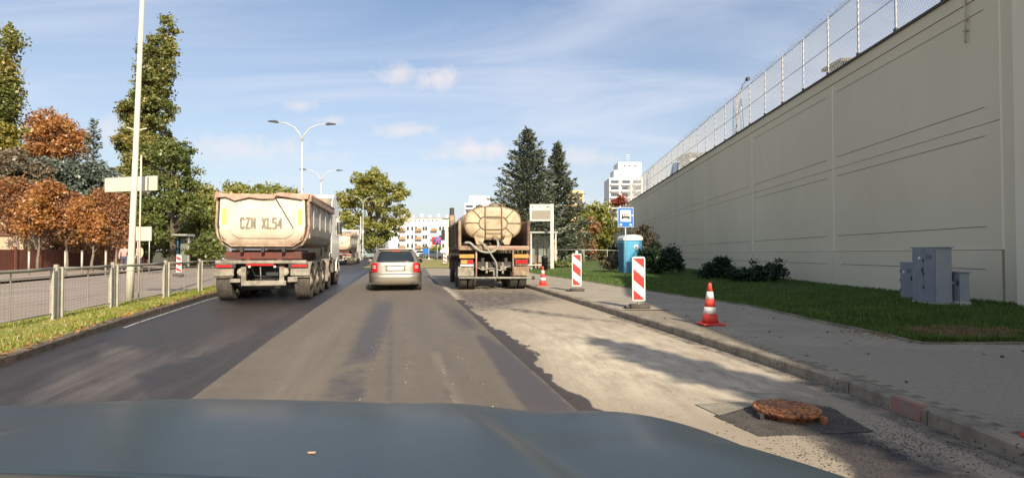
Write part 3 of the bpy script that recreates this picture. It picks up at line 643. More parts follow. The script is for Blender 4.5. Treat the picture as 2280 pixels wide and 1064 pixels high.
# dark core behind the panels, seen in the joints
cb = MB()
for (a, b) in zip(YJ[:-1], YJ[1:]):
    cb.add([(wallx(a) + .03, a, -.3), (wallx(b) + .03, b, -.3), (wallx(b) + .03, b, WT(b) - .05), (wallx(a) + .03, a, WT(a) - .05), (wallx(a) + TH, a, -.3), (wallx(b) + TH, b, -.3), (wallx(b) + TH, b, WT(b) - .05), (wallx(a) + TH, a, WT(a) - .05)],
           [(0, 1, 2, 3), (4, 7, 6, 5), (2, 6, 7, 3), (0, 4, 5, 1), (0, 3, 7, 4), (1, 5, 6, 2)])
cb.build('wall_core', 'wall_joint', wl)
for k, (a, b) in enumerate(zip(YJ[:-1], YJ[1:])):
    wpanel(a, b, 1.42, 4.47); wpanel(a, b, 4.47, 7.62); wpanel(a, b, 7.62, 8.06, 'upper_band', off=-.03, g=.005)
    wpanel(a, b, -.35, 1.42, 'plinth_panel', off=-.05, g=.006)
    for (h, off, sh) in ((4.87, -.004, .8), (4.17, -.004, .6), (7.25, -.004, .9), (1.98, -.004, .8), (.95, -.054, .7)):
        if k > 1 and h in (4.17, 7.25): continue
        ys_, ye_ = a + .5, b - .25 if h != .95 else b - .6
        vs = []
        for y in (ys_, ye_):
            x = wallx(y) + off; z = wz(y, h); vs += [(x, y, z), (x, y, z + .014), (x - .003, y, z + .014), (x - .003, y, z)]
        MB().add(vs, [(0, 1, 5, 4), (1, 2, 6, 5), (2, 3, 7, 6), (3, 0, 4, 7), (0, 3, 2, 1), (4, 5, 6, 7)]).build('seam', 'wall_joint' if h != 1.98 else 'wall_joint', wl)
    y = b; 
    vs = [(wallx(y) - .012, y - .035, wz(y, 1.43)), (wallx(y) - .012, y + .03, wz(y, 1.43)), (wallx(y) + .02, y + .03, wz(y, 1.43)), (wallx(y) + .02, y - .035, wz(y, 1.43))]
    vs += [(v[0], v[1], wz(y, 7.6)) for v in vs]
    MB().add(vs, [(0, 3, 2, 1), (4, 5, 6, 7), (0, 1, 5, 4), (1, 2, 6, 5), (2, 3, 7, 6), (3, 0, 4, 7)]).build('joint_strip', 'seam_light', wl)
y = 13.05
bx(wallx(y) - .02, wallx(y) + .03, y - .06, y + .02, 1.43, 7.6).build('joint_strip', 'seam_light', wl)
cp = MB()
for (a, b) in zip(YJ[:-1], YJ[1:]):
    cp.add([(wallx(a) - .10, a, WT(a)), (wallx(b) - .10, b, WT(b)), (wallx(b) + TH + .05, b, WT(b)), (wallx(a) + TH + .05, a, WT(a)), (wallx(a) - .10, a, WT(a) + .07), (wallx(b) - .10, b, WT(b) + .07), (wallx(b) + TH + .05, b, WT(b) + .07), (wallx(a) + TH + .05, a, WT(a) + .07)],
           [(0, 3, 2, 1), (4, 5, 6, 7), (0, 1, 5, 4), (1, 2, 6, 5), (2, 3, 7, 6), (3, 0, 4, 7)])
cp.build('coping', 'coping', wl)
# near end: flush band then the thick pier
bx(wallx(12.3) - .0, wallx(12.3) + .5, 12.2, 12.98, -.3, 8.05).build('end_band', 'wall', wl)
pr = thing('wall_pier', 'thick paler wall pier at the right edge of the picture', 'wall pier')
MB().prism([(wallx(12) - .42, 12.19), (wallx(12) + 1.3, 12.19), (wallx(12) + 1.3, -14), (9.2, -14), (9.25, .5), (wallx(12) - .42, 9.8)], 2, -.3, 11.0).build('pier_shaft', 'wall_light', pr)  # unseen stretch behind the camera is widened and raised to shade the pavement
bx(wallx(12) - .5, wallx(12) + 1.4, 11.2, 12.22, 11.0, 11.15).build('pier_cap', 'coping', pr)
# pipe on the wall
pp = thing('drain_pipe', 'short thin drain pipe with two brackets high on the beige wall', 'pipe', (0, 0, 0))
p0 = AT(2152, -30, 14.05); p1 = AT(2162, 78, 14.05); px_ = wallx(14.05) - .07
MB().tube([(px_, 14.05, 8.0), (px_, 14.05, 6.62)], .022, 8).build('pipe', 'lamp_beige', pp)
for z in (7.2, 6.93): bx(px_ - .04, px_ + .07, 14.0, 14.1, z, z + .025).build('bracket', 'lamp_beige', pp)
# mesh fence on top
fn = thing('perimeter_fence', 'tall galvanised mesh fence with white posts along the wall top', 'fence')
def fp(Y, h): return Vector((wallx(Y) + .06, Y, WT(Y) + .07 + h))
FY = [12.9 + 2.08 * i for i in range(31)]
postm = MB().box(-.022, .022, -.022, .022, 0, 2.25).mesh('post', MT['fence_wire']); footm = bx(-.05, .05, -.05, .05, 0, .16).mesh('post_foot', MT['dark'])
for y in FY:
    o = bpy.data.objects.new('post', postm); COL.objects.link(o); o.parent = fn; o.location = fp(y, 0)
    o2 = bpy.data.objects.new('post_foot', footm); COL.objects.link(o2); o2.parent = o
def mesh_panel(y0, y1, H=2.15, pitch=.105, ang=2.3, r=.003):
    L = y1 - y0; segs = []
    n = int((L + H / ang) / pitch) + 2
    for sgn in (1, -1):
        for i in range(-int(H / ang / pitch) - 1, int(L / pitch) + 2 + (int(H / ang / pitch) + 1 if sgn < 0 else 0)):
            s0 = i * pitch; h0, h1 = 0., H     # s = s0 + sgn*h/ang
            s_a = s0; s_b = s0 + sgn * H / ang
            pts = []
            lo, hi = 0., 1.
            if s_b != s_a:
                t0 = (0 - s_a) / (s_b - s_a); t1 = (L - s_a) / (s_b - s_a); lo = max(lo, min(t0, t1)); hi = min(hi, max(t0, t1))
            if hi - lo > .01: segs.append(((s_a + (s_b - s_a) * lo, H * lo), (s_a + (s_b - s_a) * hi, H * hi)))
    m = MB()
    for (a, b) in segs:
        A = fp(y0 + a[0], a[1] + .04); B = fp(y0 + b[0], b[1] + .04); w = Vector((r, 0, 0)); q = Vector((0, r, 0))
        m.add([A - w, A + q, A + w, B - w, B + q, B + w], [(0, 1, 4, 3), (1, 2, 5, 4), (2, 0, 3, 5)])
    return m
for i in range(len(FY) - 1):
    if i < 24: mesh_panel(FY[i] + .03, FY[i + 1] - .03, pitch=.088 + .006 * i, r=.0042 + .00024 * i).build('mesh_panel', 'fence_wire', fn)
    else: mesh_panel(FY[i] + .03, FY[i + 1] - .03, pitch=.34, r=.010).build('mesh_panel', 'fence_wire', fn)
    for h in (.05, 1.12, 2.2): MB().tube([fp(FY[i], h), fp(FY[i + 1], h)], .013, 5).build('rail', 'galv', fn)
    m = MB(); m.tube([fp(FY[i], 2.2), fp((FY[i] + FY[i + 1]) / 2, 2.34 + random.uniform(-.04, .05)), fp(FY[i + 1], 2.2)], .008, 4); m.build('barbed_strand', 'galv', fn)
    if i < 16:
        MB().tube([fp(FY[i] + 2.08 * j / 44, 2.2 + .16 + .15 * math.cos(j * .9)) + Vector((.15 * math.sin(j * .9), 0, 0)) for j in range(45)], .005, 3, cap=False).build('razor_coil', 'fence_wire', fn)
# camera mast on the wall
def mast(Y, label, H=3.4):
    t = thing('camera_mast', label, 'camera mast', fp(Y, 0) + Vector((.25, 0, 0)))
    MB().tube([(0, 0, 0), (0, 0, H)], .04, 8).build('pole', 'galv', t)
    for (a, b) in ((-.45, .7), (-.45, -.7)): MB().tube([(a * .3, b, 0), (0, 0, 2.1)], .022, 6).build('brace', 'dark', t)
    MB().tube([(0, 0, H), (0, -.25, H + .25), (0, -.8, H + .35)], .025, 6).build('arm', 'galv', t); MB().box(-.07, .07, -1.05, -.75, H + .28, H + .44).build('camera_head', 'dark', t)
mast(31.6, 'braced camera mast behind the mesh fence halfway along the wall', 2.5)
mast(60, 'small distant mast behind the mesh fence near the wall end', 2.0)
# vents / huts beyond the wall
h = thing('roof_vent', 'dark flat capped roof vent peeping over the wall behind the fence', 'roof vent', (wallx(22.6) + 1.35, 22.6, 7.6))
bx(-.36, .36, -.5, .5, 0, 1.25).build('base', 'dark', h); bx(-.5, .5, -.7, .7, 1.25, 1.36).build('cap', 'coping', h)
for i in range(5): bx(-.385, -.362, -.46 + i * .2, -.36 + i * .2, .75, 1.2).build('louvre', 'galv', h)
h = thing('watch_hut', 'pale flat roofed hut rising behind the mesh fence', 'hut', (wallx(46) + 1.7, 46, 5.4))
bx(-1.1, 1.1, -1.2, 1.2, 0, 3.6).build('hut_wall', 'tower_conc', h); bx(-1.35, 1.35, -1.5, 1.5, 3.6, 3.78).build('roof', 'coping', h)
for i in range(3): bx(-1.13, -1.102, -1.1 + i * .75, -.55 + i * .75, 2.5, 3.3).build('window', 'window_dark', h)
# corner watch tower at the far end
t = thing('watch_tower', 'pale concrete watch tower with glazed cabin at the far wall end', 'tower', (13.6, 73.5, 0))
MB().add([(-1.0, -1, -.3), (1.6, -1, -.3), (1.6, 1.2, -.3), (-1.0, 1.2, -.3), (-.5, -1, 5), (1.6, -1, 5), (1.6, 1.2, 5), (-.5, 1.2, 5)], [(0, 3, 2, 1), (4, 5, 6, 7), (0, 1, 5, 4), (1, 2, 6, 5), (2, 3, 7, 6), (3, 0, 4, 7)]).build('shaft', 'tower_conc', t)
bx(-1.3, 3.2, -1.4, 1.8, 5.0, 5.25).build('cabin_floor', 'coping', t); bx(-1.2, 3.1, -1.3, 1.7, 5.25, 5.75).build('cabin_wall', 'tower_conc', t)
bx(-1.15, 3.05, -1.25, 1.65, 5.75, 6.75).build('cabin_glazing', 'window_dark', t)
for x in (-1.2, -.1, 1.0, 2.0, 3.0): bx(x, x + .1, -1.31, -1.24, 5.75, 6.75).build('mullion', 'lamp_white', t)
bx(-1.22, 3.12, -1.33, 1.7, 6.2, 6.26).build('transom', 'lamp_white', t); bx(-1.4, 3.3, -1.5, 1.9, 6.75, 6.95).build('roof', 'concrete', t)

# ------------------------------------------------------------------ cabinets in front of the wall
def cabinet(name, label, near, L, W, H, z0, base_h, doors, louvre=False):
    t = thing(name, label, 'utility cabinet', (near[0], near[1], z0), -.03)
    bx(-.02, W + .02, -.02, L + .02, -.1, base_h).build('plinth', 'concrete', t, bev=.01); bx(0, W, 0, L, base_h, H).build('housing', 'cab_grey', t, bev=.008)
    bx(-.03, W + .03, -.03, L + .03, H, H + .03).build('lid', 'cab_grey', t, bev=.006)
    for i in range(doors):
        a = .02 + i * (L - .04) / doors; b = .02 + (i + 1) * (L - .04) / doors - .01; d = bx(-.016, -.001, a, b, base_h + .03, H - .03).build('door', 'cab_dark', t, bev=.003)
        for z in (.25, .5, .75): bx(-.028, -.014, a - .005 if i else b - .02, a + .02 if i else b + .008, base_h + (H - base_h) * z, base_h + (H - base_h) * z + .05).build('hinge', 'dark', d)
        if i == doors - 1 or doors == 1: bx(-.032, -.0155, a + .01, a + .04, base_h + (H - base_h) * .55, base_h + (H - base_h) * .55 + .1).build('handle', 'black', d)
    for k in range(5): bx(-.019, -.0165, L * .15, L * .4, H - .16 - k * .022, H - .152 - k * .022).build('vent_slot', 'dark', t)
    bx(-.0195, -.0165, L * .62, L * .62 + .07, H - .26, H - .2).build('label_plate', 'sign_white', t)
    return t
cabinet('utility_cabinet', 'tall blue grey double door cabinet against the beige wall', (9.52, 12.6), .80, .34, 1.40, .06, .16, 2)
c = cabinet('utility_cabinet', 'low grey cabinet tucked behind the tall one, farther along', (10.0, 14.0), .50, .3, 1.05, .04, .10, 1)
cabinet('utility_cabinet', 'small narrow cabinet on a pale plinth, nearest the wall pier', (9.93, 12.45), .26, .20, .86, .05, .22, 1)

# ------------------------------------------------------------------ signs, cones, barriers on the right
def cone(label, loc, H=.75, s=1.):
    t = thing('traffic_cone', label, 'traffic cone', loc, random.uniform(-.4, .4), 'traffic cones on the pavement')
    r = lambda z: (.155 - .128 * z / H)
    MB().box(-.2, .2, -.2, .2, 0, .035).build('base', 'cone_red', t, bev=.012, label='dirty red square base')
    zs = [.035, .27 * H, .43 * H, .62 * H, .80 * H, H]
    ms = ['cone_red', 'sign_white', 'cone_red', 'sign_white', 'cone_red']
    for i in range(5):
        a, b = zs[i], zs[i + 1]; out = .0015 if ms[i] == 'sign_white' else 0
        pr_ = [(r(a) + out, a), (r(b) + out, b)]
        if i == 4: pr_ += [(r(b) - .006, b + .006), (.0, b + .006)]
        MB().lathe(pr_, 24).build('cone_body' if ms[i] == 'cone_red' else 'reflective_band', ms[i], t)
    if s != 1: t.scale = (s,) * 3
    return t
cone('red and white cone on the near pavement, closest to the camera', (G(1581, 722, .125)[0], G(1581, 722, .125)[1], .1255), s=.95)
cone('red and white cone beside the tank truck rear wheels', (1.13, 20.6, .1225), s=.93)
cone('cone at the right edge of the picture, standing on the kerb', (3.72, 3.74, .1265))
def board(label, px, py, H, w, rz, sc=1.):
    p = G(px, py, .125); t = thing('warning_beacon_board', label, 'barrier board', (p[0], p[1], .1255), rz, 'striped barrier boards')
    bx(-.20, .24, -.12, .12, 0, .09).build('foot', 'rubber', t, bev=.02); bx(-.32, -.2, -.10, .10, 0, .06).build('foot_lug', 'black', t, bev=.02)
    bx(-.03, .03, -.02, .02, .09, .2).build('socket', 'greymetal', t)
    z0 = .16; z1 = z0 + H; hw = w / 2; b = .02
    octo = [(-hw, z0 + b), (-hw + b, z0), (hw - b, z0), (hw, z0 + b), (hw, z1 - b * 1.5), (hw - b * 1.5, z1), (-hw + b * 1.5, z1), (-hw, z1 - b * 1.5)]
    MB().prism(octo, 1, -.025, .025).build('board', 'sign_white', t, bev=.005)
    iw = hw - .025
    def clip(P, lim, sg):
        out = []
        for i_ in range(len(P)):
            a_, b_ = P[i_], P[(i_ + 1) % len(P)]; ia = sg * (a_[1] - lim) <= 0; ib = sg * (b_[1] - lim) <= 0
            if ia: out.append(a_)
            if ia != ib: u_ = (lim - a_[1]) / (b_[1] - a_[1]); out.append((a_[0] + (b_[0] - a_[0]) * u_, lim))
        return out
    for f_ in (-.20, .27, .74):   # red bars falling to the right
        P = clip(clip([(-iw, z1 - H * f_), (iw, z1 - H * (f_ + .21)), (iw, z1 - H * (f_ + .46)), (-iw, z1 - H * (f_ + .25))], z1 - .035, 1), z0 + .03, -1)
        if len(P) > 2: MB().prism(P, 1, -.0285, -.0245).build('red_stripe', 'sign_red', t)
    return t
board('nearer and larger striped barrier board, beside the near cone', 1422, 686, .98, .29, .04)
board('farther striped barrier board halfway to the tank truck', 1284, 648, 1.02, .30, .0)
bx(-.035, .035, -.03, .03, 0, .09).build('beacon_stub', 'sign_white', [o for o in bpy.data.objects if o.name == 'warning_beacon_board.001'][0], loc=(0, 0, 1.18))
# bus stop sign
p = G(1393, 622, .1); t = thing('bus_stop_sign', 'blue bus stop sign with bus pictogram on a thin pole', 'sign', (p[0], p[1], .08)); sY = p[1]; m_ = sY / F
MB().tube([(0, 0, 0), (0, 0, 160 * m_)], .03, 8).build('pole', 'galv', t)
zt = CH - .08 + (HZ - 462) * m_; zb_ = CH - .08 + (HZ - 506) * m_; hw = 17.5 * m_
bx(-hw, hw, -.06, -.035, zb_, zt).build('sign_plate', 'sign_white', t, bev=.008)
bx(-hw + .02, hw - .02, -.064, -.059, zb_ + .02, zt - .02).build('blue_field', 'sign_blue', t)
zf = zb_ + (zt - zb_) * .28; bx(-hw + .12, hw - .12, -.068, -.063, zf, zt - .12).build('white_field', 'sign_white', t)
bw = hw - .19; zc = zf + .16; bus = MB()
bus.prism([(-bw, zc), (bw, zc), (bw, zc + .15), (bw - .05, zc + .19), (-bw, zc + .19)], 1, -.072, -.067)
bus.build('bus_pictogram', 'plate_black', t); m3 = MB()
for i in range(5): m3.box(-bw + .04 + i * .1, -bw + .11 + i * .1, -.0745, -.0718, zc + .09, zc + .16)
m3.build('bus_windows', 'sign_white', t)
for x in (-.15, .15): MB().lathe([(.045, 0), (.045, .004), (0, .004)], 14, M=Matrix.Translation((x, -.068, zc)) @ Matrix.Rotation(PI / 2, 4, 'X')).build('bus_wheel', 'plate_black', t)
for x in (-hw + .14, hw - .14): MB().lathe([(.06, 0), (.06, .004), (0, .004)], 14, M=Matrix.Translation((x, -.064, zb_ + .1)) @ Matrix.Rotation(PI / 2, 4, 'X')).build('badge', 'sign_white', t)
# portable toilet
t = thing('portable_toilet', 'blue portable toilet with white domed roof beside the lawn', 'portable toilet', (6.85, 32.6, -.02), .12)
w2 = .56
bx(-w2, w2, -w2, w2, 0, .1).build('skid', 'black', t); bx(-w2 + .02, w2 - .02, -w2 + .02, w2 - .02, .1, 2.05).build('cabin', 'toilet_blue', t, bev=.03)
MB().prism([(-w2 - .03, 2.0), (-w2 - .02, 2.15), (-w2 + .1, 2.28), (0, 2.34), (w2 - .1, 2.28), (w2 + .02, 2.15), (w2 + .03, 2.0)], 1, -w2 - .04, w2 + .04).build('roof', 'sign_white', t, bev=.03)
d = bx(-.36, .36, -w2 - .005, -w2 + .022, .14, 1.95).build('door', 'toilet_blue', t, bev=.01)
bx(.26, .32, -w2 - .035, -w2 - .006, 1.0, 1.15).build('door_handle', 'dark', d)
MB().lathe([(.15, 0), (.15, .006), (0, .006)], 24, M=Matrix.Translation((.17, -w2 - .006, 1.62)) @ Matrix.Rotation(PI / 2, 4, 'X')).build('round_decal', 'sign_white', d)
MB().lathe([(.055, 0), (.055, .004), (0, .004)], 16, M=Matrix.Translation((.17, -w2 - .013, 1.62)) @ Matrix.Rotation(PI / 2, 4, 'X')).build('decal_centre', 'sign_blue', d)
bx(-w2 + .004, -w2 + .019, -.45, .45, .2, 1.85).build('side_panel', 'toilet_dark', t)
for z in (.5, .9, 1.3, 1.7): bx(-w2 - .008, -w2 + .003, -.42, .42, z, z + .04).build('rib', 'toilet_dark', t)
for x in (-.47, .47): bx(x - .02, x + .02, -w2 - .01, -w2 + .019, .15, 1.95).build('corner_rib', 'toilet_blue', t)
# bus stop display and shelter
t = thing('stop_display', 'white framed passenger display board on a tall white post', 'display board', (2.35, 40, .05)); k = 40 / F
bx(.38, .62, -.08, .08, 0, 4.68).build('post', 'lamp_white', t, bev=.01); bx(-1.08, -.96, -.06, .06, 3.45, 4.66).build('side_frame', 'lamp_white', t)
bx(-.96, .38, -.05, .05, 4.2, 4.66).build('header_panel', 'lamp_white', t); bx(-.96, .38, -.04, .04, 3.58, 4.2).build('screen', 'screen', t); bx(-.96, .38, -.06, .06, 3.45, 3.575).build('bottom_frame', 'lamp_white', t)
bx(.1, .3, -.056, -.051, 4.45, 4.5).build('small_print', 'plate_black', t); bx(-.9, -.84, -.056, -.051, 4.4, 4.52).build('small_print', 'plate_black', t)
t = thing('bus_shelter', 'glazed bus shelter with white frame beside the spruces', 'bus shelter', (2.3, 41, .05), -.06)
for (x, y) in ((-.9, 0), (.9, 0), (-.9, 1.5), (.9, 1.5)): bx(x - .05, x + .05, y - .05, y + .05, 0, 2.62).build('post', 'lamp_white', t)
bx(-1.1, 1.05, -.1, 1.7, 2.62, 2.74).build('roof', 'galv', t, bev=.02)
for (a, b, y) in ((-.85, .0, 1.5), (.0, .85, 1.5)): bx(a + .02, b - .02, y - .01, y + .01, .35, 2.5).build('pane', 'glass', t)
bx(.89, .91, .1, 1.4, .35, 2.5).build('pane', 'glass', t); bx(-.91, -.89, .1, 1.4, .35, 2.5).build('pane', 'glass', t); bx(-.8, .8, 1.1, 1.4, .42, .48).build('bench', 'brown_fence2', t)
bx(-1.6, 1.0, -.3, -.2, .28, .36).build('low_rail', 'lamp_white', t)
MB().tube([(-1.5, -.25, 0), (-1.5, -.25, .3)], .03, 6).build('rail_post', 'lamp_white', t)
t = thing('litter_bin', 'black litter bin under the display board by the shelter', 'litter bin', (2.25, 38.6, .06)); MB().lathe([(.2, 0), (.22, .8), (.24, .82), (.24, .9), (.12, 1.0), (0, 1.0)], 14).build('bin_body', 'black', t)
# wooden crates / hoarding behind the shelter
for i, (x, w_, hh) in enumerate(((1.1, .85, 2.35), (2.0, .8, 2.2), (2.9, .5, 2.3))):
    t = thing('hoarding_panel', ['weathered wooden hoarding panel left in the shelter', 'middle weathered hoarding panel behind the shelter pane', 'narrow tan hoarding panel right of the shelter post'][i], 'hoarding', (x, 43.2, .0))
    for j in range(int(w_ / .16)): bx(j * .16, j * .16 + .15, 0, .04, 0, hh - .05 * (j % 2)).build('plank', ['side_road', 'house2', 'tank'][(i + j) % 3], t)
# rope barrier across the lawn
t = thing('rope_barrier', 'slack grey rope between low posts across the far lawn', 'rope barrier')
ps = [AT(1240, 556, 46), AT(1300, 556, 46), AT(1352, 557, 46), AT(1432, 560, 46)]
MB().tube([(p[0], p[1], p[2]) for p in ps], .03, 5).build('rope', 'galv', t)
for p in ps: MB().tube([(p[0], p[1], -.1), (p[0], p[1], p[2])], .035, 6).build('post', 'galv', t)

# ------------------------------------------------------------------ street lamps
def lamp(label, x, y, H=9.6, z=0., beige=False, full=True, rz=.2):
    t = thing('street_lamp', label, 'street lamp', (x, y, z), rz, 'double armed street lamps on the median')
    m = 'lamp_beige' if beige else 'lamp_white'
    MB().tube([(0, 0, 0), (0, 0, 1.2), (0, 0, 1.25), (0, 0, H)], [.095, .09, .078, .045], 14).build('pole', m, t)
    for s in (-1, 1):
        a = MB().tube([(0, 0, H - .05), (s * .15, 0, H + .45), (s * .55, 0, H + .95), (s * 1.1, 0, H + 1.2), (s * 1.75, 0, H + 1.26)], [.05, .045, .04, .035, .03], 8).build('arm', m, t)
        MB().prism([(1.65 * s, H + 1.2), (2.3 * s, H + 1.27), (2.3 * s, H + 1.31), (1.8 * s, H + 1.36), (1.6 * s, H + 1.3)], 1, -.13, .13).build('lamp_head', 'dark', a)
    return t
l0 = lamp('nearest beige lamp pole rising out of frame from the median', *G(288, 672, .05)[:2], 10.6, .04, beige=True, rz=.15)
l0.rotation_euler = (0, math.radians(1.5), .15)
bk = MB().tube([(-.25, 0, 4.62), (-.05, 0, 4.56), (.05, 0, 4.56), (.25, 0, 4.62)], .02, 6).build('bracket', 'lamp_beige', l0)
MB().tube([(.22, 0, .1), (.14, 0, 3.9)], .02, 6).build('conduit', 'lamp_beige', l0)
lamp('white double armed lamp rising behind the tipper truck', (671 - CX) / F * 40, 40, 9.25)
lamp('second white double lamp beyond, smaller over the truck cab', (714 - CX) / F * 62, 62, 9.05)
lamp('third white double lamp in front of the big round tree', (808 - CX) / F * 90, 90, 8.85)
lamp('farthest white lamp before the white apartment block', (884 - CX) / F * 130, 130, 9.6)
for (px, Y, H, lb) in ((803, 84, 6.5, 'thin plain pole close beside the third double lamp'), (955, 90, 4.5, 'thin white pole in front of the apartment block')):
    t = thing('utility_pole', lb, 'pole', ((px - CX) / F * Y, Y, 0)); MB().tube([(0, 0, 0), (0, 0, H)], .07, 8).build('pole', 'lamp_white', t); bx(-.12, .12, -.12, .12, 0, .3).build('foot', 'concrete', t)
# big white sign board by the near pole and the small one
t = thing('sign_board', 'long white direction board seen on the lamp pole, tilted', 'sign board', (*G(293, 668, .05)[:2], .05)); yy = t.location.y + .25
pw = yy / F
MB().add([(*AT(236, 398, yy),), (*AT(352, 394, yy),), (*AT(352, 424, yy),), (*AT(236, 428, yy),)], [(0, 1, 2, 3)]).build('board', 'lamp_beige', t, thick=.05, loc=tuple(-x for x in t.location))
for px in (265, 330): q = Vector(AT(px, 396, yy)) - t.location; bx(q.x - .015, q.x + .015, q.y - .02, q.y + .06, q.z - .42, q.z + .05).build('clamp', 'galv', t)
q0 = Vector(AT(236, 397, yy)) - t.location; q1 = Vector(AT(352, 393, yy)) - t.location; MB().tube([q0, q1], .022, 6).build('top_rail', 'galv', t)
t = thing('sign_board', 'small white square board on a thin post across the road', 'sign board', ((320 - CX) / F * 33, 33, 0)); k = 33 / F
bx(-.45, .45, -.03, .03, CH + (HZ - 536) * k, CH + (HZ - 505) * k).build('board', 'lamp_beige', t)
for x in (-.38, .3): MB().tube([(x, .05, 0), (x, .05, CH + (HZ - 508) * k)], .03, 6).build('post', 'galv', t)

# ------------------------------------------------------------------ pedestrian fence on the median
def fence_panel(y0, y1, label):
    x0, x1 = interp(y0, MF, 1), interp(y1, MF, 1); L = math.hypot(x1 - x0, y1 - y0); a = math.atan2(-(x1 - x0), y1 - y0)
    t = thing('pedestrian_fence', label, 'fence', (x0, y0, .05), a, 'pedestrian fence panels along the median')
    for y in (.06, L - .06):
        bx(-.035, .035, y - .022, y + .022, -.1, 1.03).build('post', 'post_steel', t, bev=.004)
    MB().tube([(0, .06, 1.0), (0, L * .3, .985), (0, L * .7, .985), (0, L - .06, 1.0)], .032, 8).build('top_rail', 'rail', t)
    MB().tube([(0, .06, .86), (0, L - .06, .86)], .008, 5).build('middle_rail', 'rail', t); MB().tube([(0, .06, .14), (0, L - .06, .14)], .012, 6).build('bottom_rail', 'rail', t)
    m = MB(); n = int((L - .2) / .11)
    for i in range(n + 1):
        y = .1 + i * .11; m.box(-.0011, .0011, y - .0011, y + .0011, .15, .86)
    for z in np.arange(.2, .86, .055): m.box(-.0011, .0011, .08, L - .08, z - .0011, z + .0011)
    m.build('wire_mesh', 'wire_dark', t, kind='stuff'); bx(-.008, .008, L / 2 - .008, L / 2 + .008, .14, .98).build('middle_bar', 'rail', t)
ys = [3.0, 5.75, 8.35, 10.95, 13.15, 15.75, 18.2, 20.8, 23.4, 26, 28.6, 31.2, 33.8]
wd = ['first', 'second', 'third', 'fourth', 'fifth', 'sixth', 'seventh', 'eighth', 'ninth', 'tenth', 'eleventh', 'twelfth']
for i in range(len(ys) - 1):
    lb = {2: 'mesh fence panel cut by the left edge of the picture', 3: 'mesh fence panel just left of the near lamp pole', 4: 'mesh fence panel right behind the near lamp pole', 5: 'mesh fence panel between the lamp pole and the tipper truck', 6: 'short looking fence panel beside the tipper truck rear wheel'}.get(i, 'mesh fence panel on the median, %s along from the camera car' % wd[i])
    fence_panel(ys[i] + .09, ys[i + 1] - .09, lb)
    if 2 <= i < 9:
        y = ys[i]; x = interp(y, MF, 1); q = bx(-.035, .035, -.022, .022, -.05, 1.08).build('fence_post', 'post_steel', loc=(x - .02, y, .05)); q.name = 'bollard_post'; tag(q, 'pale steel post between fence panels, %s post of the median fence' % wd[i], 'post', 'posts between the median fence panels')
# brown fence with posts across the road
t = thing('board_fence', 'dark red brown fence running below the trees across the road', 'fence')
yb = list(np.arange(14, 52, 2.2))
for i, (a, b) in enumerate(zip(yb[:-1], yb[1:])):
    xa, xb = interp(a, BF, 1), interp(b, BF, 1); mt_ = 'brown_fence2' if b > 46 else 'brown_fence'
    n = Vector((b - a, -(xb - xa), 0)).normalized() * .02
    for j in range(7):
        u0, u1 = (j + .03) / 7, (j + .97) / 7; A = Vector((xa + (xb - xa) * u0, a + (b - a) * u0, .12)); B = Vector((xa + (xb - xa) * u1, a + (b - a) * u1, .12)); Z = Vector((0, 0, 1.35 + .5 * (b > 46)))
        MB().add([A - n, A + n, B + n, B - n, A - n + Z, A + n + Z, B + n + Z, B - n + Z], [(0, 3, 2, 1), (4, 5, 6, 7), (0, 1, 5, 4), (1, 2, 6, 5), (2, 3, 7, 6), (3, 0, 4, 7)]).build('board', mt_, t)
    bx(xa - .07, xa + .07, a - .07, a + .07, .0, 1.65 + .4 * (b > 46)).build('post', 'brown_fence', t)
# railings post row on the far pavement
for i, px in enumerate((65, 146, 183, 236)):
    t = thing('bollard', ['pale slim bollard by the far fence, leftmost of four', 'pale slim bollard by the far fence, second of four', 'pale slim bollard by the far fence, third of four', 'pale slim bollard by the far fence, nearest the lamp pole'][i], 'bollard', ((px - CX) / F * 30, 30, .1), 0, 'bollards on the far pavement')
    MB().tube([(0, 0, 0), (0, 0, 1.25)], .05, 8).build('shaft', 'post_steel', t); MB().lathe([(.06, 1.25), (.06, 1.3), (0, 1.33)], 10).build('cap', 'greymetal', t)

